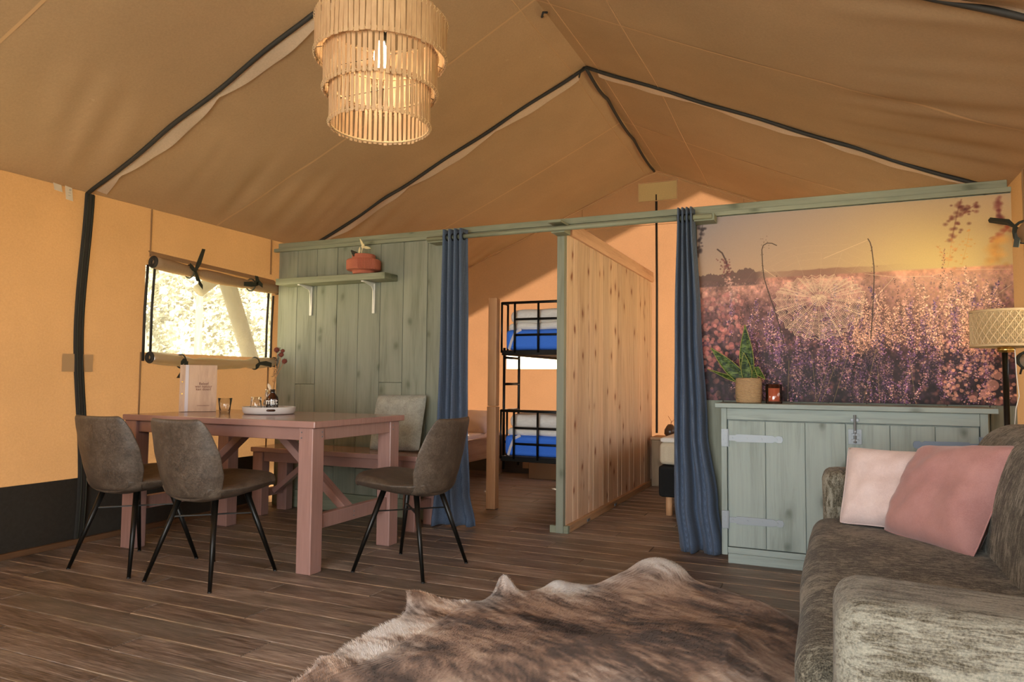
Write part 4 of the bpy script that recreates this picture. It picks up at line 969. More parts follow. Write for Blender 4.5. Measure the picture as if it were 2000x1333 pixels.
# cowhide rug
outline = [(-1.629, 1.999), (-1.700, 2.28), (-1.704, 2.499), (-1.70, 2.72), (-1.790, 2.865), (-1.70, 2.93), (-1.56, 2.91), (-1.46, 2.97), (-1.46, 3.215), (-1.38, 3.17), (-1.32, 3.28), (-1.212, 3.46), (-1.10, 3.50), (-1.02, 3.66), (-.93, 3.90), (-.80, 3.98), (-.70, 3.88), (-.666, 3.80), (-.50, 3.72), (-.319, 3.611), (-.16, 3.42), (-.02, 3.20), (.12, 3.0), (.30, 2.8), (.36, 2.4), (.20, 2.0), (.25, 1.5), (.0, 1.15), (-.4, 1.0), (-.9, 1.05), (-1.15, 1.25), (-1.40, 1.45), (-1.65, 1.80)]
def rug():
    import mathutils
    n = len(outline); cx = sum(p[0] for p in outline)/n; cy = sum(p[1] for p in outline)/n
    K = 110
    # boundary as one radius per direction from the centre, lightly smoothed
    NA = 300; rad = []
    for k in range(NA):
        an = 2*pi*k/NA; dx, dy = cos(an), sin(an); best = 0
        for i in range(n):
            (ax, ay), (bx2, by2) = outline[i], outline[(i+1) % n]; ax -= cx; ay -= cy; bx2 -= cx; by2 -= cy
            ex, ey = bx2-ax, by2-ay; den = dx*ey-dy*ex
            if abs(den) < 1e-9: continue
            t_ = (ax*ey-ay*ex)/den; u_ = (ax*dy-ay*dx)/den
            if 0 <= u_ <= 1 and t_ > best: best = t_
        rad.append(best)
    for _ in range(2): rad = [(rad[i-1]+2*rad[i]+rad[(i+1) % NA])/4 for i in range(NA)]
    pts = [Vector((cx+rad[k]*(1+.006*mn.noise(Vector((k*.35, 0, 0))))*cos(2*pi*k/NA), cy+rad[k]*sin(2*pi*k/NA))) for k in range(NA)]
    N = len(pts); mb = MB(); vs = []; C0 = Vector((cx, cy)); cols = []
    lift = {}
    def height(x, y, e):
        # e: 0 at the edge, 1 inside
        h = .008+.028*max(0, mn.noise(Vector((x*1.6, y*1.6, 2.))) + .25)
        # broad hump and the crease running toward the sofa
        ln = (y-1.93)-(x+1.05)*1.02*.62      # crease line
        h += .05*math.exp(-((ln-.45)/.38)**2)*min(1, e*2.2) + .012*math.exp(-((ln+.35)/.2)**2)
        h -= .012*math.exp(-(ln/.09)**2)
        for (a, b, s_, k) in ((-1.74, 2.83, .10, .055), (-1.43, 3.16, .05, .075), (-.85, 3.86, .15, .05), (-1.62, 2.05, .1, .03), (-1.25, 3.38, .07, .03)):
            h += k*math.exp(-((x-a)**2+(y-b)**2)/s_**2)
        h += .007*mn.noise(Vector((x*7, y*7, 0)))
        if x > -.35: h = h*max(0, 1-(x+.35)/.22)+.006
        return max(h, .004)
    def crease(x, y): return (y-1.93)-(x+1.05)*1.02*.62
    def col(x, y, e):
        ax_ = -.45 if crease(x, y) > 0 else -.15
        px = x*cos(ax_)+y*sin(ax_); py = -x*sin(ax_)+y*cos(ax_)
        b = mn.fractal(Vector((px*2.4, py*6.0, 0)), .8, 2.1, 4); b2 = mn.fractal(Vector((x*1.7+4, y*1.7, 0)), 1, 2, 3); b3 = mn.fractal(Vector((px*11, py*38, 3)), .7, 2, 4)
        tan = Vector((228, 202, 178)); mid = Vector((172, 140, 118)); dk = Vector((84, 65, 54)); wh = Vector((255, 252, 248))
        k = .52+.75*b+.45*b2+.45*b3
        hump = math.exp(-((crease(x, y)-.55)/.38)**2)*min(1, max(0, (x+1.5)/.8)); k -= .22*hump
        k = min(max(k, 0), 1); c_ = dk.lerp(mid, k*2) if k < .5 else mid.lerp(tan, k*2-1)
        if crease(x, y) < 0: c_ = c_.lerp(Vector((206, 178, 156)), .42)
        w_ = 0
        for (a, bb, s_, kk) in ((-1.70, 2.52, .19, 1.05), (-1.58, 2.25, .15, .9), (-1.50, 2.98, .12, .9), (-1.66, 2.70, .10, .5), (-.86, 3.92, .19, 1.1), (-1.20, 3.42, .17, 1.0), (-1.05, 3.64, .10, .8), (-1.05, 1.95, .14, .45), (-1.42, 3.2, .08, .9), (-.62, 2.28, .15, .35), (-.15, 2.5, .15, .35)):
            w_ = max(w_, kk*math.exp(-((x-a)**2+(y-bb)**2)/s_**2))
        w_ = min(1, max(w_*1.25+.35*b3*(w_ > .08)+.2*b*(w_ > .08), 0)); c_ = c_.lerp(wh, w_)
        if e < .03: c_ = c_.lerp(wh, .35)
        return c_
    for r_ in range(K+1):
        q = r_/K
        for i in range(N):
            p = C0.lerp(pts[i], q); e = 1-q
            z = height(p.x, p.y, e)
            if r_ == K: z = max(z-.006, .002)
            vs.append((p.x, p.y, z)); cols.append(col(p.x, p.y, e))
    fs = [(r_*N+i, (r_)*N+(i+1) % N, (r_+1)*N+(i+1) % N, (r_+1)*N+i) for r_ in range(K) for i in range(N)]
    mb.add(vs, fs)
    def paint(o, cl):
        at = o.data.color_attributes.new('hide', 'FLOAT_COLOR', 'POINT'); a = np.ones((len(cl), 4), np.float32)
        c8 = np.array([tuple(c_) for c_ in cl])/255; a[:, :3] = np.where(c8 <= .04045, c8/12.92, ((c8+.055)/1.055)**2.4); at.data.foreach_set('color', a.ravel())
    o = obj('cowhide_rug', mb, 'cowhide', smooth=True, label='brown brindle cowhide rug with white belly edges on the floor', cat='rug')
    paint(o, cols)
    # short pile lying along the hide
    q_ = random.Random(2); bv = []; bf = []; bc = []
    for k in range(95000):
        i = q_.randrange(N); rr_ = sqrt(q_.random())*.999; p = C0.lerp(pts[i].lerp(pts[(i+1) % N], q_.random()), rr_)
        if p.y < 1.3: continue
        z = height(p.x, p.y, 1-rr_); an = -.5+.9*mn.noise(Vector((p.x*2, p.y*2, 8)))+q_.gauss(0, .25)+(pi if p.x < -1.5 else 0)
        L_ = .011+.008*q_.random(); d = Vector((cos(an), sin(an), .38+.25*q_.random())).normalized()*L_; w_ = Vector((-sin(an), cos(an), 0))*.0011
        b0 = Vector((p.x, p.y, z-.001)); n_ = len(bv); bv += [b0-w_, b0+w_, b0+d]; bf.append((n_, n_+1, n_+2))
        c_ = col(p.x, p.y, 1-rr_)*(.85+.28*q_.random()); c_ = Vector([min(v_, 255) for v_ in c_]); bc += [c_, c_, c_]
    m2 = MB(); m2.add(bv, bf); fo = obj('fur', m2, 'fur', o, kind='stuff', label='short cow hair'); paint(fo, bc)
    return o
rug_o = rug()

# cabinet
cb = thing('sideboard', (.09, 4.44, 0), 'sage green board sideboard with iron strap hinges', 'cabinet')
CF = 4.29
obj('worktop', MB().box(-.60, .775, CF-.045, 4.583, .886, .912), 'green_cab_x', cb, bevel=.003)
obj('plinth', MB().box(-.538, .70, CF+.0, 4.55, 0, .055), 'green_cab_x', cb, bevel=.003)
obj('carcass', MB().box(-.545, .72, CF+.03, 4.57, .056, .884), 'green_cab', cb)
obj('frame_stile', MB().box(-.572, -.540, CF, CF+.03, .045, .884), 'green_cab', cb, bevel=.002)
obj('frame_stile', MB().box(.702, .738, CF, CF+.03, .056, .884), 'green_cab', cb, bevel=.002)
obj('frame_rail', MB().box(-.539, .701, CF, CF+.028, .818, .884), 'green_cab_x', cb, bevel=.002)
obj('frame_rail', MB().box(-.539, .701, CF, CF+.028, .056, .090), 'green_cab_x', cb, bevel=.002)
d1 = obj('door', MB().box(-.534, .078, CF+.012, CF+.029, .094, .813), 'green_cab', cb, label='left board door')
d2 = obj('door', MB().box(.082, .697, CF+.012, CF+.029, .094, .813), 'green_cab', cb, label='right board door')
for dd, xs_ in ((d1, (-.534, -.330, -.122, .078)), (d2, (.082, .295, .503, .697))):
    for a, b in zip(xs_[:-1], xs_[1:]): obj('board', MB().box(a+.0015, b-.0015, CF-.002, CF+.011, .096, .811), 'green_cab', dd, bevel=.002)
obj('cover_strip', MB().box(.012, .080, CF-.006, CF-.0025, .096, .811), 'green_cab', d1, bevel=.001)
def hinge(dd, z, s_=1, x0=-.540, mat='zinc', zl=0):
    mb = MB(); mb.box(min(x0-.030*s_, x0+.004*s_), max(x0-.030*s_, x0+.004*s_), CF-.010, CF-.001, z-.05, z+.05)
    mb.box(min(x0+.006*s_, x0+.010*s_), max(x0+.006*s_, x0+.010*s_), CF-.016, CF-.004, z-.052, z+.052)
    pr = [(x0+.012*s_, .016), (x0+.05*s_, .016), (x0+.052*s_, .022), (x0+.25*s_, .020), (x0+.262*s_, .012), (x0+.275*s_, .020), (x0+.297*s_, .018), (x0+.303*s_, 0.006)]
    vs = []; n = len(pr)
    for yy in (CF-.009, CF-.0035):
        vs += [(x, yy, z+h) for x, h in pr]+[(x, yy, z-h) for x, h in pr[::-1]]
    N = 2*n; fs = [tuple(range(N)), tuple(range(2*N-1, N-1, -1))]+[(i, N+i, N+(i+1) % N, (i+1) % N) for i in range(N)]
    mb.add(vs, fs)
    for k in range(4): mb.tube([(x0+(.03+.08*k)*s_, CF-.0095, z), (x0+(.03+.08*k)*s_, CF-.013, z)], .005, 8)
    for k in range(4): mb.tube([(x0-(.010+.012*(k % 2))*s_, CF-.0105, z-.036+.024*k), (x0-(.010+.012*(k % 2))*s_, CF-.0135, z-.036+.024*k)], .004, 8)
    h = obj('hinge', mb, mat, dd, label='long galvanised strap hinge'); return h
hinge(d1, .713); hinge(d1, .247); hinge(d2, .715, -1, .704, 'zinc_blue'); hinge(d2, .247, -1, .704)
mb = MB(); mb.box(.095, .160, CF-.012, CF-.003, .705, .785); mb.tube([(.127, CF-.022, .712), (.127, CF-.022, .862)], .007, 8); mb.box(.108, .146, CF-.016, CF-.001, .828, .842); mb.box(.110, .144, CF-.028, CF-.010, .752, .762); mb.box(.110, .144, CF-.028, CF-.010, .722, .732); mb.tube([(.127, CF-.022, .775), (.127, CF-.045, .775)], .005, 8)
obj('bolt', mb, 'zinc', d2, label='galvanised sliding bolt')

# snake plant
PX, PY = -.428, 4.40
sp = thing('snake_plant', (PX, PY, .912), 'snake plant with yellow edged leaves in a woven seagrass pot', 'plant')
mb = MB(); mb.lathe([(.001, 0), (.068, 0), (.073, .01), (.075, .07), (.074, .142), (.069, .147), (.066, .135), (.001, .13)], (PX, PY, .912), 40); obj('pot', mb, 'seagrass', sp, smooth=True)
mb = MB(); mb.lathe([(.066, .0), (.001, .004)], (PX, PY, .912+.128), 24); obj('soil', mb, 'soil', sp)
def leaf(p0, p1, w_, bend, twist, cup=.2, nrm=(0, -1, 0)):
    p0, p1 = Vector(p0), Vector(p1); d = (p1-p0); side = d.cross(Vector(nrm)).normalized(); nn = Vector(nrm)
    mb = MB(); ed = MB(); L = []; R_ = []; n = 16; rows = []
    for j in range(n+1):
        t_ = j/n; c_ = p0+d*t_+Vector(bend)*sin(pi*t_*.5)**2*t_
        ww = w_*(.45+.75*sin(pi*min(t_*1.02, 1)**.75))*(1-t_**5)*.72+.001
        a = twist*t_; s_ = side*cos(a)+nn*sin(a)
        rows.append([c_+s_*ww*k+nn*(-cup*ww*(1-k*k)) for k in (-1, -.5, 0, .5, 1)]); L.append(rows[-1][0]); R_.append(rows[-1][4])
    mb.add([p for r_ in rows for p in r_], [(j*5+i, j*5+i+1, (j+1)*5+i+1, (j+1)*5+i) for j in range(n) for i in range(4)])
    ed.tube(L, .0021, 5); ed.tube(R_, .0021, 5); return mb, ed
for a in [((PX-.0, PY, 1.03), (PX-.030, PY-.01, 1.372), .045, (.012, 0, 0), .1), ((PX+.0, PY-.03, 1.03), (PX-.022, PY-.045, 1.205), .032, (.0, 0, 0), -.2), ((PX-.01, PY-.02, 1.03), (PX-.20, PY-.04, 1.205), .042, (-.01, 0, .03), .15),
          ((PX-.02, PY, 1.03), (PX-.235, PY+.0, 1.10), .016, (0, 0, .01), 1.2), ((PX+.035, PY-.01, 1.03), (PX+.032, PY-.02, 1.12), .018, (0, 0, 0), .6), ((PX+.045, PY, 1.125), (PX+.062, PY-.03, 1.03), .020, (0.03, 0, 0.02), .3), ((PX-.02, PY+.02, 1.03), (PX+.02, PY+.03, 1.10), .02, (0, 0, 0), 0)]:
    mb, ed = leaf(*a[:3], a[3], a[4]); lf = obj('leaf', mb, 'snake_leaf', sp, smooth=True, solid=.002); obj('leaf_edge', ed, 'leaf_edge', lf, smooth=True)
# candle glass
cx_, cy_ = -.288, 4.385
cg = thing('candle_jar', (cx_, cy_, .912), 'pink ribbed glass candle jar beside the plant pot', 'candle')
mb = MB(); mb.lathe([(.001, 0), (.043, 0), (.045, .004), (.045, .112), (.043, .112), (.042, .014), (.001, .012)], (cx_, cy_, .912), 64, flute=lambda i, t_: .012*cos(26*t_) if 1 < i < 4 else 0); obj('jar', mb, 'pink_glass', cg, smooth=True)
mb = MB(); mb.lathe([(.001, .013), (.040, .013), (.040, .088), (.001, .086)], (cx_, cy_, .912), 40); obj('wax', mb, 'wax', cg, smooth=False)
mb = MB(); mb.tube([(cx_, cy_, .998), (cx_+.001, cy_, 1.010)], .0012, 5); obj('wick', mb, 'black_plain', cg)

# floor lamp behind the sofa
lx, ly = .778, 4.07
fl_ = thing('floor_lamp', (lx, ly, 0), 'floor lamp with a woven cane drum shade behind the sofa', 'lamp')
mb = MB(); mb.tube([(lx, ly, .02), (lx-.004, ly, 1.20)], .013, 12); obj('pole', mb, 'black_metal', fl_, smooth=True)
mb = MB(); mb.lathe([(.001, 0), (.12, 0), (.12, .015), (.02, .022), (.001, .022)], (lx, ly, 0), 32); obj('base', mb, 'black_metal', fl_)
mb = MB(); mb.lathe([(.014, 1.185), (.035, 1.19), (.035, 1.21), (.014, 1.215)], (lx, ly, 0), 20); obj('socket', mb, 'brass', fl_, smooth=True)
# cane: two helical families and verticals leave holes
Rs, z0, z1 = .142, 1.212, 1.388
canvas('shade_liner', 0xcdb78c, 0xd8c090, .5)
shade = obj('lamp_shade', MB().lathe([(Rs-.008, z0+.004), (Rs-.008, z1-.004)], (lx, ly, 0), 40), 'shade_liner', fl_, smooth=True, label='woven cane drum shade')
for z in (z0+.006, z1-.006): obj('hoop', MB().ring((lx, ly, z), Rs, .007, 48, 6), 'rattan', shade, smooth=True)
mb = MB()
NV = 54
for k in range(NV):
    a = 2*pi*k/NV
    for dz in (-.035, .035):
        b_ = a+dz*.0
        x, y_ = lx+Rs*cos(b_+dz*.9), ly+Rs*sin(b_+dz*.9); mb.tube([(x, y_, z0), (x, y_, z1)], .0013, 4, False)
for j in range(11):
    z = z0+.014+(z1-z0-.028)*j/10
    for dz in (-.0022, .0022): mb.ring((lx, ly, z+dz), Rs, .0012, 54, 4)
for k in range(27):
    for s_ in (-1, 1):
        pts = [(lx+(Rs+.001)*cos(2*pi*k/27+s_*q*.0145*2*pi/1.0*.9), ly+(Rs+.001)*sin(2*pi*k/27+s_*q*.0145*2*pi/1.0*.9), z0+(z1-z0)*q/10) for q in range(11)]
        mb.tube(pts, .0026, 4, False)
obj('cane_webbing', mb, 'rattan', shade, kind='stuff')
mb = MB(); mb.tube([(lx+.03, ly-.03, 1.20), (lx+.034, ly-.03, 1.08), (lx+.042, ly-.03, .98), (lx+.028, ly-.028, .92), (lx+.022, ly-.022, .84)], .0022, 6); obj('pull_cord', mb, 'print_white', fl_, smooth=True)

# pendant lamp of bamboo slats
px_, py_ = -1.638, 2.36
pl = thing('pendant_lamp', (px_, py_, 2.02), 'three tier bamboo slat pendant lamp hanging from the ridge', 'lamp')
mb = MB(); mb.tube([(px_, py_, 3.40), (px_, py_, 2.44)], .0035, 6); obj('cord', mb, 'black_plain', pl)
mb = MB(); mb.lathe([(.001, 2.462), (.02, 2.455), (.021, 2.40), (.001, 2.398)], (px_, py_, 0), 16); obj('socket', mb, 'black_plain', pl, smooth=True)
mb = MB(); mb.lathe([(.012, 2.40), (.016, 2.385), (.028, 2.36), (.031, 2.335), (.026, 2.305), (.012, 2.288), (.001, 2.284)], (px_, py_, 0), 20)
bu = obj('bulb', mb, 'bulb_glow', pl, smooth=True)
ld = bpy.data.lights.new('bulb_light', 'POINT'); lo = bpy.data.objects.new('bulb_light', ld); COL.objects.link(lo); lo.parent = pl; lo.location = (0, 0, .30)
ld.energy = 90; ld.color = (1, .82, .60); ld.shadow_soft_size = .03
for (R, za, zb, n) in ((.262, 2.318, 2.486, 76), (.226, 2.178, 2.350, 66), (.200, 2.040, 2.215, 58)):
    mb = MB()
    for z in (za+.012, zb-.012):
        mb.ring((px_, py_, z), R-.004, .0035, 64, 5)
        for k in range(n):   # lashing
            a = 2*pi*(k+.5)/n; mb.ring((px_+(R)*cos(a), py_+(R)*sin(a), z), .007, .0012, 8, 4, ax=(-sin(a), cos(a), 0))
    tier = obj('shade_tier', mb, 'rattan', pl, smooth=True)
    proto = None
    for k in range(n):
        a = 2*pi*k/n; w_ = (.0092 if R > .25 else .0074 if R > .21 else .0066)
        if proto is None:
            mb = MB(); mb.box(-w_, w_, -.0012, .0012, 0, zb-za); WL['tmp'] = Vector((0, 0, 0))
            proto = obj('slat', mb, 'bamboo', tier, base=(0, 0, 0)); s_ = proto
        else: s_ = proto.copy(); COL.objects.link(s_); s_.parent = tier
        dz = random.uniform(-.003, .003)
        s_.location = Vector((px_+R*cos(a), py_+R*sin(a), za+dz))-WL[tier.name]
        s_.rotation_euler = (random.uniform(-.01, .01), random.uniform(-.025, .025), a+pi/2)
for (R1, z1_, R2) in ((.262, 2.330, .226), (.226, 2.190, .200)):
    mb = MB()
    for k in range(4):
        a = pi/4+pi/2*k; mb.tube([(px_+R1*cos(a), py_+R1*sin(a), z1_), (px_+R2*cos(a), py_+R2*sin(a), z1_+.012)], .0015, 5)
    mb.tube([(px_-.2, py_, z1_+.01), (px_+.2, py_, z1_+.01)], .0015, 5); obj('wire_stay', mb, 'black_plain', pl)

# shelf with brackets
sh_ = thing('wall_shelf', (-3.52, 4.5, 1.775), 'green wooden wall shelf on two white brackets', 'shelf')
obj('board', MB().box(-4.04, -3.0, 4.42, 4.597, 1.778, 1.828), 'green_x', sh_, bevel=.005)
for x in (-3.823, -3.214):
    mb = MB(); mb.box(x-.012, x+.012, 4.588, 4.597, 1.54, 1.777); mb.box(x-.012, x+.012, 4.44, 4.597, 1.768, 1.777)
    mb.add([(x-.003, 4.588, 1.60), (x-.003, 4.588, 1.768), (x-.003, 4.46, 1.768), (x-.003, 4.56, 1.745), (x-.003, 4.578, 1.72), (x+.003, 4.588, 1.60), (x+.003, 4.588, 1.768), (x+.003, 4.46, 1.768), (x+.003, 4.56, 1.745), (x+.003, 4.578, 1.72)], [(0, 1, 2, 3, 4), (9, 8, 7, 6, 5), (2, 7, 8, 3), (3, 8, 9, 4), (4, 9, 5, 0)])
    mb.tube([(x, 4.587, 1.565), (x, 4.583, 1.565)], .004, 8); mb.tube([(x, 4.587, 1.74), (x, 4.583, 1.74)], .004, 8)
    obj('bracket', mb, 'white_metal', sh_, bevel=.0015, label='white metal shelf bracket')
tx, ty_ = -3.222, 4.465
tp = thing('terracotta_vase', (tx, ty_, 1.828), 'stepped terracotta pot with dried stems on the wall shelf', 'vase')
mb = MB(); rib = lambda i, t_: (.018*cos(72*t_) if (3 <= i <= 6 and -1.35 < ((t_+pi) % (2*pi)-pi) < -.25) else 0)
mb.lathe([(.001, 0), (.080, 0), (.084, .018), (.088, .022), (.124, .028), (.130, .036), (.130, .096), (.124, .106), (.092, .110), (.088, .114), (.088, .144), (.082, .148), (.076, .144), (.074, .09), (.001, .085)], (tx, ty_, 1.828), 288, flute=rib); obj('pot', mb, 'terracotta', tp, smooth=False); smooth_angle(tp.children[0], 30)
zt = 1.828+.14
def petal(c_, d, L, w_, nrm=(0, -1, 0)):
    return leaf(c_, Vector(c_)+Vector(d).normalized()*L, w_, (0, 0, 0), .2, .3, nrm)[0]
mb = MB(); mb.tube([(tx-.01, ty_, zt-.06), (tx-.008, ty_-.02, zt+.03), (tx+.004, ty_-.02, zt+.07)], .003, 5)
for c_, d, L, w_ in (((tx+.004, ty_-.02, zt+.072), (-.5, 0, 1), .068, .010), ((tx+.008, ty_-.02, zt+.065), (1, 0, -.22), .07, .011), ((tx+.004, ty_-.025, zt+.055), (.3, 0, 1), .038, .018), ((tx-.03, ty_-.02, zt+.02), (.1, 0, 1), .05, .011), ((tx-.005, ty_-.03, zt+.0), (1, 0, .12), .05, .011)):
    mm = petal(c_, d, L, w_); mb.add(mm.v, mm.f)
obj('dried_stem', mb, 'dry_cream', tp, smooth=True, label='cream dried flower')
mb = MB(); mb.tube([(tx-.02, ty_-.02, zt-.05), (tx-.03, ty_-.05, zt+.02), (tx-.075, ty_-.05, zt+.03), (tx-.06, ty_-.05, zt+.01)], [.004, .005, .014, .012], 7); mb.tube([(tx-.03, ty_-.04, zt), (tx-.03, ty_-.085, zt-.002)], [.02, .014], 7); obj('dried_stem', mb, 'dry_dark', tp, smooth=True, label='dark dried leaves')

# ---------------------------------------------------------------- table ware
bk_c = Vector((-3.80, 3.47, TZ)); bd = Vector((.674, .738, 0)).normalized(); bn_ = Vector((.738, -.674, 0)).normalized()
bb = thing('info_book', bk_c, 'upright wooden covered information folder standing on the table', 'book')
lean = Vector((-.12*bn_.x, -.12*bn_.y, 1)).normalized()
def slab(org, xv, zv, nv, x0, x1, y0, y1, z0, z1):
    mb = MB().box(x0, x1, y0, y1, z0, z1); mb.v = [tuple(Vector(org)+Vector(xv)*p[0]+Vector(nv)*p[1]+Vector(zv)*p[2]) for p in mb.v]; return mb
nv_ = bd.cross(lean)*(1)
if nv_.dot(bn_) < 0: nv_ = -nv_
O_ = bk_c
obj('cover', slab(O_, bd, lean, nv_, -.113, .113, 0, .003, .002, .310), 'beech_z', bb, label='pale wood front cover')
obj('cover', slab(O_, bd, lean, nv_, -.113, .113, -.022, -.019, .002, .310), 'beech_z', bb)
obj('pages', slab(O_, bd, lean, nv_, -.107, .110, -.0185, -.0005, .004, .306), 'print_white', bb)
obj('spine_strap', slab(O_, bd, lean, nv_, -.080, -.060, .0034, .005, .002, .310), 'strap_white', bb, label='white elastic strap')
for z in (.118, .197):
    mb = MB(); c_ = O_+bd*(-.097)+nv_*.004+lean*z; mb.tube([c_, c_+nv_*.004], .0055, 12); obj('rivet', mb, 'brass', bb, smooth=False)
text('lettering', 'Beleef\nwat natuur\nkan doen!', .0235, 'print_brown', bb, frame(O_+bd*.032+nv_*.0038+lean*.178, bd, lean), sp=.78)
text('lettering', 'rcnvakantieparken', .0102, 'print_brown', bb, frame(O_+bd*.032+nv_*.0038+lean*.038, bd, lean))
def tumbler(name, x, y_, z, label, up_=True, group='drinking glasses on the table', h=.098):
    g = thing(name, (x, y_, z), label, 'glass', group)
    o1 = [(.001, 0), (.030, 0), (.031, .003), (.0345, h*.45), (.043, h), (.0415, h), (.033, h*.45), (.0285, .018), (.001, .016)]
    b1 = [(.001, .001), (.0282, .001), (.0282, .0155), (.001, .0155)]
    if not up_: o1 = [(r_, h-z_) for r_, z_ in o1]; b1 = [(r_, h-z_) for r_, z_ in b1]
    mb = MB(); mb.lathe(o1, (x, y_, z), 24, flute=lambda i, t_: .014*cos(8*t_)); obj('bowl', mb, 'clear_glass', g, smooth=True)
    mb = MB(); mb.lathe(b1, (x, y_, z), 20); obj('base', mb, 'glass_base', g, smooth=False); return g
tumbler('drinking_glass', -3.475, 3.385, TZ, 'upright drinking glass beside the wooden folder')
trx, try_ = -3.235, 3.515
ty2 = thing('serving_tray', (trx, try_, TZ), 'round white serving tray with cut out handles on the table', 'tray')
mb = MB(); R = .162
N = 96; rows = [(.12, .003), (.147, .003), (.151, .006), (R-.004, .018), (R, .045), (R-.006, .046), (.146, .008), (.001, .007)]
vs = []; fs = []
for i, (r_, z) in enumerate([(.001, .001)]+rows):
    for k in range(N): a = 2*pi*k/N; vs.append((trx+r_*cos(a), try_+r_*sin(a), TZ+z))
nr = len(rows)+1
vang = math.atan2(-.73, .69)
for i in range(nr-1):
    for k in range(N):
        fs.append((i*N+k, i*N+(k+1) % N, (i+1)*N+(k+1) % N, (i+1)*N+k))
mb.add(vs, fs); trayo = obj('tray_body', mb, 'tray_white', ty2); smooth_angle(trayo, 40)
ha = -pi/4+.02
mb = MB(); pts = []
for q in range(9):
    a = ha+(-.16+.32*q/8); pts.append((trx+(R-.0005)*cos(a), try_+(R-.0005)*sin(a), TZ+.028))
mb.tube(pts, [.004]+[.0072]*7+[.004], 8); obj('handle_slot', mb, 'amber_solid', ty2, smooth=True, label='dark handle opening')
tumbler('drinking_glass', -3.31, 3.478, TZ+.008, 'short glass upside down on the white tray', False)
tumbler('drinking_glass', -3.285, 3.575, TZ+.008, 'glass upside down behind the bottle, lower of two stacked', False)
tumbler('drinking_glass', -3.285, 3.575, TZ+.008+.047, 'glass upside down behind the bottle, upper of two stacked', False)
bx_, by_ = -3.175, 3.475; bzz = TZ+.008
bo = thing('bottle_vase', (bx_, by_, bzz), 'brown glass bottle with dried flowers on the tray', 'bottle')
mb = MB(); mb.lathe([(.001, 0), (.033, 0), (.036, .004), (.036, .085), (.033, .100), (.022, .116), (.0145, .124), (.0135, .140), (.0165, .141), (.0165, .148), (.012, .148), (.011, .125)], (bx_, by_, bzz), 36); obj('glass_body', mb, 'amber_glass', bo, smooth=True)
mb = MB(); mb.lathe([(.001, .003), (.0345, .003), (.0345, .07), (.001, .072)], (bx_, by_, bzz), 30); obj('inner_glass', mb, 'amber_solid', bo, smooth=True)
vd = Vector((.69, -.724, 0)).normalized(); vr_ = Vector((.724, .69, 0)).normalized()
# white print wraps the bottle: letters placed one by one round the glass
for ch_, an in (('m', -.62), ('a', .12), ('t', .68)):
    d_ = vd*cos(an)+vr_*sin(an); s__ = Vector((-d_.y, d_.x, 0))
    text('lettering', ch_, .052, 'print_white', bo, frame(Vector((bx_, by_, bzz+.056))+d_*.0372, s__, (0, 0, 1)), ext=.0004)
mb = MB()
for r_ in range(7):
    for c_ in range(3):
        a0, a1 = -.85+.62*c_, -.85+.62*c_+.50
        z = bzz+.012+.0055*r_
        vs = []
        for q in range(4):
            an = a0+(a1-a0)*q/3; d_ = vd*cos(an)+vr_*sin(an); vs += [(bx_+d_.x*.0366, by_+d_.y*.0366, z), (bx_+d_.x*.0366, by_+d_.y*.0366, z+.0022)]
        mb.add(vs, [(0, 2, 3, 1), (2, 4, 5, 3), (4, 6, 7, 5)])
obj('label_text', mb, 'print_grey', bo, kind='stuff')
rr = random.Random(4)
def stem(p, name='stem'):
    mb = MB(); mb.tube(p, .0016, 5); obj(name, mb, 'flower_stem', bo, smooth=True)
zb_ = bzz+.14
heads = [(vr_*.018+Vector((0, 0, zb_+.255)), .025), (vr_*.046+Vector((0, 0, zb_+.225)), .023), (vr_*.066+Vector((0, 0, zb_+.185)), .024), (vr_*.054+Vector((0, 0, zb_+.25)), .018)]
for hp, r_ in heads:
    hp = Vector((bx_+hp.x, by_+hp.y, hp.z)); stem([(bx_, by_, zb_-.08), (bx_+vr_.x*.008, by_+vr_.y*.008, zb_+.06), hp])
    mb = MB()
    for k in range(120):
        d_ = Vector((rr.gauss(0, 1), rr.gauss(0, 1), rr.gauss(0, 1))).normalized(); e_ = r_*(.7+.5*rr.random()); s__ = d_.cross(Vector((.3, .5, .8))).normalized()*.0013
        mb.add([hp-s__, hp+s__, hp+d_*e_], [(0, 1, 2)])
    mb.lathe([(.001, -r_*.7), (r_*.6, -r_*.35), (r_*.72, 0), (r_*.55, r_*.45), (.001, r_*.7)], hp, 12); obj('flower_head', mb, 'flower_red', bo, label='dried russet thistle head')
mb = MB()
for k in range(150):
    t_ = rr.random(); c_ = Vector((bx_, by_, zb_))+vr_*(.006+.028*t_+rr.gauss(0, .007))+vd*rr.gauss(0, .006)+Vector((0, 0, .085+.185*t_)); r_ = .0022
    mb.lathe([(.0001, -r_), (r_, 0), (.0001, r_)], c_, 5)
mb.tube([(bx_, by_, zb_-.06), tuple(Vector((bx_, by_, zb_+.15))+vr_*.022), tuple(Vector((bx_, by_, zb_+.235))+vr_*.036)], .0012, 5)
obj('seed_spray', mb, 'flower_dark', bo, kind='stuff')
mb = MB(); c0 = Vector((bx_, by_, zb_-.01))-vr_*.006; c1_ = c0-vr_*.022+Vector((0, 0, .055)); mb.tube([c0, c0.lerp(c1_, .3), c0.lerp(c1_, .6), c0.lerp(c1_, .85), c1_], [.001, .008, .011, .009, .002], 10); obj('bunny_tail', mb, 'bunny_tail', bo, smooth=True)
mb = MB(); c0 = Vector((bx_, by_, zb_+.062))+vr_*.006; mb.lathe([(.001, -.010), (.009, -.005), (.012, .0), (.008, .007), (.001, .009)], c0, 12); obj('flower_head', mb, 'flower_stem', bo, smooth=True, label='small tan dried flower')

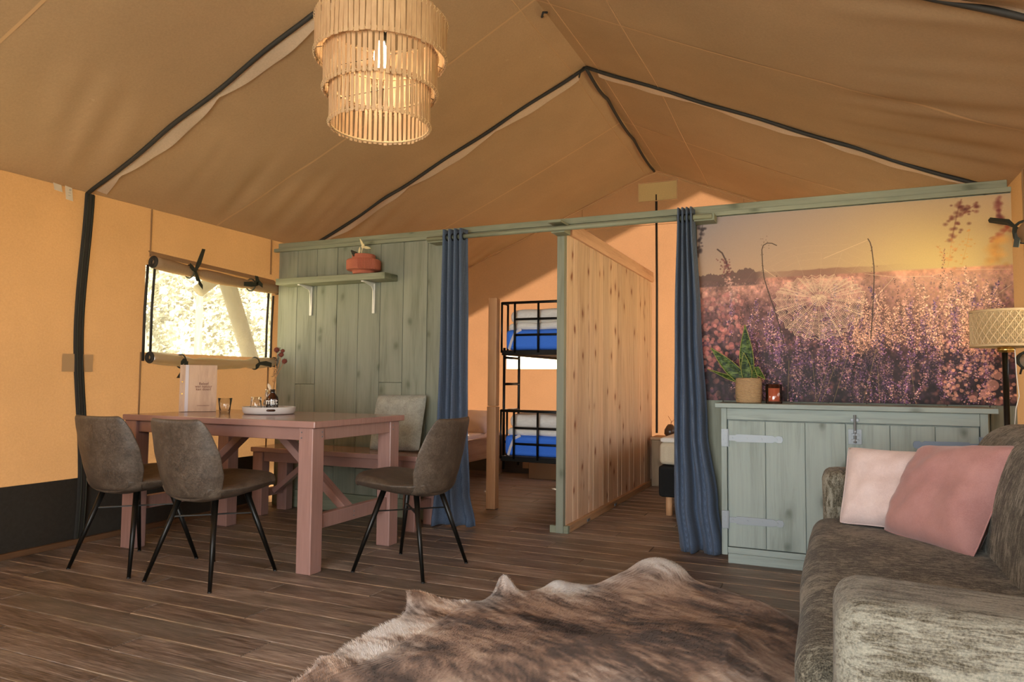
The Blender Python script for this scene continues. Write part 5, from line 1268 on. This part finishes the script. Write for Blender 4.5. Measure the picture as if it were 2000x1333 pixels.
# ---------------------------------------------------------------- curtain rod and curtains
rd = thing('curtain_rod', (-1.64, 4.45, 2.04), 'round green wooden curtain rod across the doorway', 'curtain rod')
mb = MB(); mb.tube([(-2.655, 4.45, 2.052), (-.64, 4.45, 2.052)], .016, 14); obj('rod', mb, 'green_x', rd, smooth=True)
for a, b in ((-2.66, -2.46), (-1.70, -1.605), (-.80, -.628)): obj('rod_holder', MB().box(a, b, 4.466, 4.592, 2.030, 2.074), 'green_x', rd, bevel=.002)
obj('rod_holder', MB().box(-1.70, -1.605, 4.40, 4.592, 2.085, 2.10), 'green_x', rd, bevel=.002)
def curtain(zx, nf, amp, name_label, seed, yofs=0, flatR=False):
    """zx: list (z, x0, x1)"""
    th = thing('curtain', ((zx[0][1]+zx[0][2])/2, 4.45, 0), name_label, 'curtain', 'blue curtains at the doorway')
    def lookup(z):
        for (za, a0, a1), (zb2, b0, b1) in zip(zx[:-1], zx[1:]):
            if z >= zb2: q = (z-zb2)/(za-zb2); q = q*q*(3-2*q); return b0+(a0-b0)*q, b1+(a1-b1)*q
        return zx[-1][1], zx[-1][2]
    NU, NZ = nf*16, 60; mb = MB()
    ztop, zbot = zx[0][0], zx[-1][0]
    def f(u, v_):
        z = ztop+(zbot-ztop)*v_; a, b = lookup(z); s_ = u*nf
        k = .35+.65*min(1, (1-v_)*1.5)
        ph = 2*pi*s_; spread = amp*(1+.35*v_)
        x = a+(b-a)*(u+.045*sin(ph*2)/nf*1.2)+.010*v_*mn.noise(Vector((u*5+seed, v_*3, 1)))
        y_ = 4.45+yofs+spread*.8*v_*cos(ph*.5+seed)*v_+spread*cos(ph)*(1-.35*v_*v_-.45*v_*(.5+.5*mn.noise(Vector((u*4, seed, v_*2)))))+.02*v_*v_*mn.noise(Vector((u*3+seed, 0, v_*2)))
        if v_ > .93: z += .018*mn.noise(Vector((u*6+seed, 4, 0)))
        return (x, y_, z)
    mb.grid(f, NU, NZ)
    obj('cloth', mb, 'curtain_blue', th, smooth=True, solid=.002)
    mb = MB()
    for i in range(nf*2):
        u = (i+.5)/(nf*2); a, b = zx[0][1], zx[0][2]; mb = MB(); mb.ring((a+(b-a)*u, 4.45, 2.052), .024, .0045, 20, 6, ax=(1, .0, 0)); obj('grommet', mb, 'black_metal', th, smooth=True)
    return th
curtain([(2.106, -2.525, -2.345), (1.40, -2.535, -2.335), (.7, -2.548, -2.33), (.25, -2.555, -2.31), (.012, -2.585, -2.262)], 4, .042, 'blue curtain hanging in folds behind the chair at the table end', 1)
curtain([(2.112, -.852, -.748), (1.40, -.875, -.715), (.75, -.885, -.68), (.3, -.885, -.625), (.005, -.855, -.585)], 4, .045, 'blue curtain hanging in folds between the pine partition and the sideboard', 6)

# ---------------------------------------------------------------- bedrooms
# bunk bed
bk = thing('bunk_bed', (-2.05, 6.2, 0), 'black metal bunk bed on a raw wooden post', 'bunk bed')
obj('post', MB().box(-2.525, -2.445, 5.20, 5.275, 0, .818), 'pine_post', bk, bevel=.005, label='raw wooden post')
obj('post', MB().box(-2.522, -2.447, 5.202, 5.272, .822, 1.70), 'pine_post', bk, bevel=.006)
X0, X1, Y0, Y1 = -2.43, -1.69, 5.27, 7.25
for zt2, zb2 in ((1.66, 1.255), (.785, .40)):
    fr = obj('bed_frame', MB().box(X0, X1, Y0, Y0+.03, zb2-.02, zb2+.02).box(X0, X1, Y1-.03, Y1, zb2-.02, zb2+.02).box(X0, X0+.03, Y0+.03, Y1-.03, zb2-.02, zb2+.02).box(X1-.03, X1, Y0+.03, Y1-.03, zb2-.02, zb2+.02), 'black_metal', bk, bevel=.003)
    for k in range(12): obj('slat', MB().box(X0+.03, X1-.03, Y0+.1+.155*k, Y0+.16+.155*k, zb2+.0, zb2+.014), 'old_wood', fr)
    gr = obj('guard_rail', MB().tube([(X0, Y0, zt2), (X1, Y0, zt2)], .011, 8), 'black_metal', bk, smooth=True)
    for x in (X0+.0, X0+.115, X0+.32, X0+.53, X1): obj('bar', MB().tube([(x, Y0, zb2), (x, Y0, zt2)], .0095, 8), 'black_metal', gr, smooth=True)
    for z in (zt2-.135, zt2-.262): obj('bar', MB().tube([(X0+.115, Y0, z), (X1, Y0, z)], .0095, 8), 'black_metal', gr, smooth=True)
    obj('side_rail', MB().tube([(X0, Y0, zt2), (X0, Y0+.12, zt2)], .011, 8).tube([(X0, Y0+.12, zt2), (X0, Y0+.12, zb2)], .0095, 8), 'black_metal', bk, smooth=True)
ladr = obj('ladder', MB().tube([(-2.46, 5.39, .3), (-2.46, 5.39, 1.30)], .012, 8).tube([(-2.46, 5.70, .3), (-2.46, 5.70, 1.55)], .012, 8), 'black_metal', bk, smooth=True)
for z in (.52, .78, 1.00, 1.22): obj('rung', MB().tube([(-2.46, 5.39, z), (-2.46, 5.70, z)], .011, 8), 'black_metal', ladr, smooth=True)
for x in (X0, X1):
    for yv in (Y1-.015,): obj('leg', MB().tube([(x+.01, yv, 0), (x+.01, yv, 1.6)], .014, 8), 'black_metal', bk, smooth=True)
obj('leg', MB().tube([(X1-.01, Y0+.01, 0), (X1-.01, Y0+.01, 1.26)], .014, 8), 'black_metal', bk, smooth=True)
for zb2, nm in ((1.278, 'upper'), (.423, 'lower')):
    mt = obj('mattress', MB().rbox(X0+.02, X1-.02, Y0+.02, Y1-.04, zb2, zb2+.165, .035, 12), 'mattress_blue', smooth=True, label='blue mattress with white straps on the %s bunk' % nm, cat='mattress', group='bunk mattresses')
    for x in (X0+.11, X1-.10):
        mb = MB(); zt3 = zb2+.167
        ptsa = [(x-.05, Y0+.016, zb2+.005), (x-.03, Y0+.016, zb2+.07), (x, Y0+.018, zb2+.14), (x+.05, Y0+.03, zt3)]
        for a, b in zip(ptsa[:-1], ptsa[1:]): mb.beam(a, b, .022, .003, (0, 1, 0))
        obj('corner_strap', mb, 'strap_white', mt)
    def duf(p, zb2=zb2):
        q = p.copy(); q.z += .015*mn.noise(Vector((p.x*6, p.y*4, zb2*9)))+.006*mn.noise(Vector((p.x*20, p.y*14, 1))); q.y += .008*mn.noise(Vector((p.x*14, p.z*20, 2))); return q
    dv = obj('duvet', MB().rbox(X0+.03, X1-.03, Y0+.05, Y1-.1, zb2+.160, zb2+.225, .03, 22, duf), 'duvet_white', smooth=True, label='folded white duvet on the %s bunk' % nm, cat='duvet', group='bunk duvets')
    obj('rolled_fold', MB().rbox(X0+.04, X1-.03, Y0+.055, Y0+.62, zb2+.218, zb2+.335, .055, 22, duf), 'duvet_white', dv, smooth=True)
# single bed by the left wall
sb = thing('single_bed', (-3.73, 6.3, 0), 'single bed with wooden sides, partly hidden behind the left curtain', 'bed')
obj('side_board', MB().box(-3.33, -3.30, 5.28, 7.30, .205, .425), 'bed_wood_y', sb, bevel=.004)
obj('side_board', MB().box(-4.19, -4.16, 5.28, 7.30, .205, .425), 'bed_wood_y', sb, bevel=.004)
obj('end_board', MB().box(-4.16, -3.33, 5.28, 5.31, .205, .425), 'old_wood', sb, bevel=.004)
for x in (-4.15, -3.36):
    for yv in (5.35, 7.24): obj('leg', MB().box(x-.03, x+.03, yv-.03, yv+.03, 0, .21), 'old_wood', sb)
obj('mattress', MB().rbox(-4.14, -3.34, 5.33, 7.28, .25, .47, .05, 14, wob(.005)), 'sheet_pink', sb, smooth=True)
mb = place(pillow(.60, .42, .17, seed=8), (-3.62, 6.98, .565), (1, .05, 0), (0, .8, .42)); obj('bed_pillow', mb, 'sheet_pink', smooth=True, label='pale pillow at the head of the single bed behind the left curtain', cat='pillow')
# double bed on the right
db = thing('double_bed', (-.45, 6.4, 0), 'box spring bed with black base partly hidden behind the right curtain', 'bed')
obj('box_spring', MB().rbox(-1.21, .35, 5.52, 7.30, .145, .385, .025, 12), 'box_black', db, smooth=True)
obj('mattress', MB().rbox(-1.205, .34, 5.53, 7.29, .388, .565, .04, 14, wob(.004)), 'mattress_cream', db, smooth=True)
obj('topper', MB().rbox(-1.20, .34, 5.54, 7.28, .560, .60, .018, 12, wob(.003)), 'duvet_white', db, smooth=True)
for x in (-1.14, .28):
    for yv in (5.60, 7.2): obj('leg', MB().tube([(x, yv, 0), (x, yv, .15)], .026, 12), 'pine_post', db, smooth=True)
ns = thing('nightstand', (-1.43, 7.22, 0), 'wooden bedside cabinet at the end of the pine partition', 'nightstand')
obj('body', MB().box(-1.612, -1.24, 7.08, 7.34, 0, .455), 'old_wood', ns, bevel=.003)
for i, (a, b) in enumerate(((-1.612, -1.50), (-1.497, -1.37), (-1.367, -1.24))): obj('board', MB().box(a+.001, b-.001, 7.064, 7.079, .01, .452), 'old_wood', ns, bevel=.002)
obj('top', MB().box(-1.62, -1.23, 7.055, 7.345, .457, .483), 'bed_wood_y', ns, bevel=.003)
va_ = thing('small_vase', (-1.44, 7.14, .483), 'small dark brown vase with a twig on the bedside cabinet', 'vase')
mb = MB(); mb.lathe([(.001, 0), (.035, 0), (.06, .03), (.058, .07), (.035, .11), (.022, .125), (.018, .122), (.03, .09), (.001, .06)], (-1.44, 7.14, .483), 24); obj('body', mb, 'vase_brown', va_, smooth=True)
mb = MB(); mb.tube([(-1.44, 7.14, .56), (-1.43, 7.14, .64), (-1.46, 7.13, .69)], .0025, 5); mb.tube([(-1.435, 7.14, .62), (-1.40, 7.14, .66)], .002, 5); obj('twig', mb, 'flower_red', va_)
bxx = thing('storage_box', (-2.75, 7.15, 0), 'brown cardboard box on the floor under the bunk bed', 'box')
obj('body', MB().box(-2.90, -2.50, 7.0, 7.3, 0, .18), 'card_brown', bxx, bevel=.004); obj('flap', MB().box(-2.98, -2.91, 7.02, 7.28, .10, .16), 'card_brown', bxx, bevel=.002)

# ================================================================== OUTSIDE
def gz_out(x, y):
    d = max(0, max(XL-6-x, x-XRt-8, y-YB-7)); return -.3+.16*d+.22*mn.noise(Vector((x*.3, y*.3, 0)))
mb = MB(); mb.grid(lambda u, v_: (-40+70*u, -20+65*v_, gz_out(-40+70*u, -20+65*v_)), 70, 65)
obj('ground', mb, 'ground_out', smooth=True, kind='structure', label='sunlit forest ground outside the tent')
# slanting frame poles outside the left window
for name, p0, p1, r, lab in (('frame_pole', (-5.0, 4.80, 2.02), (-5.0, 5.88, -.35), .072, 'thick slanting wooden pole outside the left window'), ('frame_log', (-5.02, 4.80, 1.97), (-5.05, 4.58, 1.79), .055, 'short bracing log meeting the slanting pole outside the window')):
    mb = MB(); mb.tube([p0, Vector(p0).lerp(Vector(p1), .5), p1], r, 16); o = obj(name, mb, 'pole_wood', smooth=True, label=lab, cat='pole')
def tree(x, y_, h, r, n, label, seed, cw=2.2, low=.35):
    q = random.Random(seed); z0_ = gz_out(x, y_)-.1; th = thing('tree', (x, y_, z0_), label, 'tree', 'trees outside the tent')
    pts = [(x+.25*mn.noise(Vector((seed, k*.7, 0)))*k/3, y_+.25*mn.noise(Vector((seed, 5, k*.7)))*k/3, z0_+h*k/6) for k in range(7)]
    mb = MB(); mb.tube(pts, [r*(1-.10*k) for k in range(7)], 10)
    tr_ = obj('trunk', mb, 'trunk', th, smooth=True)
    for b in range(6):
        k = 2+b % 4; p = Vector(pts[k]); a = q.random()*6.28; L = q.uniform(1., 2.2); e = p+Vector((cos(a)*L, sin(a)*L, q.uniform(.3, 1.3)))
        mb = MB(); mb.tube([p, p.lerp(e, .5)+Vector((0, 0, .12)), e], [r*.35, r*.22, r*.08], 6); obj('branch', mb, 'trunk', th, smooth=True)
    vs = []; fs = []
    cl = [(q.gauss(0, cw*.45), q.gauss(0, cw*.45), low*h+q.random()*(1-low)*h) for _ in range(26)]
    for i in range(n):
        c_ = cl[i % len(cl)]; p = Vector((x+c_[0]+q.gauss(0, .38), y_+c_[1]+q.gauss(0, .38), z0_+c_[2]+q.gauss(0, .30)))
        a = Vector((q.gauss(0, 1), q.gauss(0, 1), q.gauss(0, 1))).normalized()*.075; b = a.orthogonal().normalized()*.06
        k = len(vs); vs += [p-a, p+b, p+a, p-b]; fs.append((k, k+1, k+2, k+3))
    mb = MB(); mb.add(vs, fs); obj('foliage', mb, 'leaves', th, kind='stuff')
TL = ['slender pale tree nearest outside the left window', 'pale leaning tree beyond the window, second from the tent', 'young tree behind the slanting pole outside', 'tall tree far behind the left window', 'leafy tree at the far side of the clearing', 'bushy tree outside seen low in the window', 'tree seen behind the bunk bed window', 'tree further right behind the bunk bed window', 'dense tree beyond the clearing near the pole', 'dark leafy tree filling the window background']
for i, (x, y_, h, r, n, cw, low) in enumerate([(-11.5, 9.2, 8, .10, 900, 2.0, .42), (-12.3, 11.2, 8, .09, 900, 2.2, .40), (-11.5, 13.6, 7, .10, 900, 2.0, .40), (-17, 14.5, 9, .16, 5000, 3., .10), (-16, 18.5, 9, .14, 4500, 3., .10), (-14.5, 11.2, 5, .06, 2200, 2.2, .1), (-4.6, 16, 8, .14, 5000, 2.6, .1), (-2.0, 16.5, 8, .14, 5000, 2.6, .1), (-19, 20.5, 10, .16, 5000, 3.4, .08), (-20, 16.5, 10, .16, 5000, 3.4, .08)]):
    tree(x, y_, h, r, n, TL[i], 11+i, cw, low)
def bush(x, y_, s_, n, label, seed):
    q = random.Random(seed); z0_ = gz_out(x, y_); vs = []; fs = []
    for i in range(n):
        a = q.random()*6.28; rr_ = s_*sqrt(q.random()); p = Vector((x+cos(a)*rr_*1.5, y_+sin(a)*rr_*1.5, z0_+q.random()*s_*(1.1-rr_/s_*.6)))
        a = Vector((q.gauss(0, 1), q.gauss(0, 1), q.gauss(0, 1))).normalized()*.05; b = a.orthogonal().normalized()*.04
        k = len(vs); vs += [p-a, p+b, p+a, p-b]; fs.append((k, k+1, k+2, k+3))
    mb = MB(); mb.add(vs, fs); obj('bush', mb, 'leaves', kind='stuff', label=label, cat='bush', group='bushes outside the tent')
for i, (x, y_, s_, n) in enumerate([(-10.0, 9.1, .35, 500), (-10.8, 11.4, .5, 700), (-10.2, 10.3, .3, 400), (-4, 13, .9, 3000), (-2.5, 12.5, .9, 3000)]):
    bush(x, y_, s_, n, ['low bush outside the left window', 'rounded bush behind the slanting pole', 'small bush between two pale trees outside', 'bush behind the bunk bed window', 'second bush behind the bunk bed window'][i], 50+i)
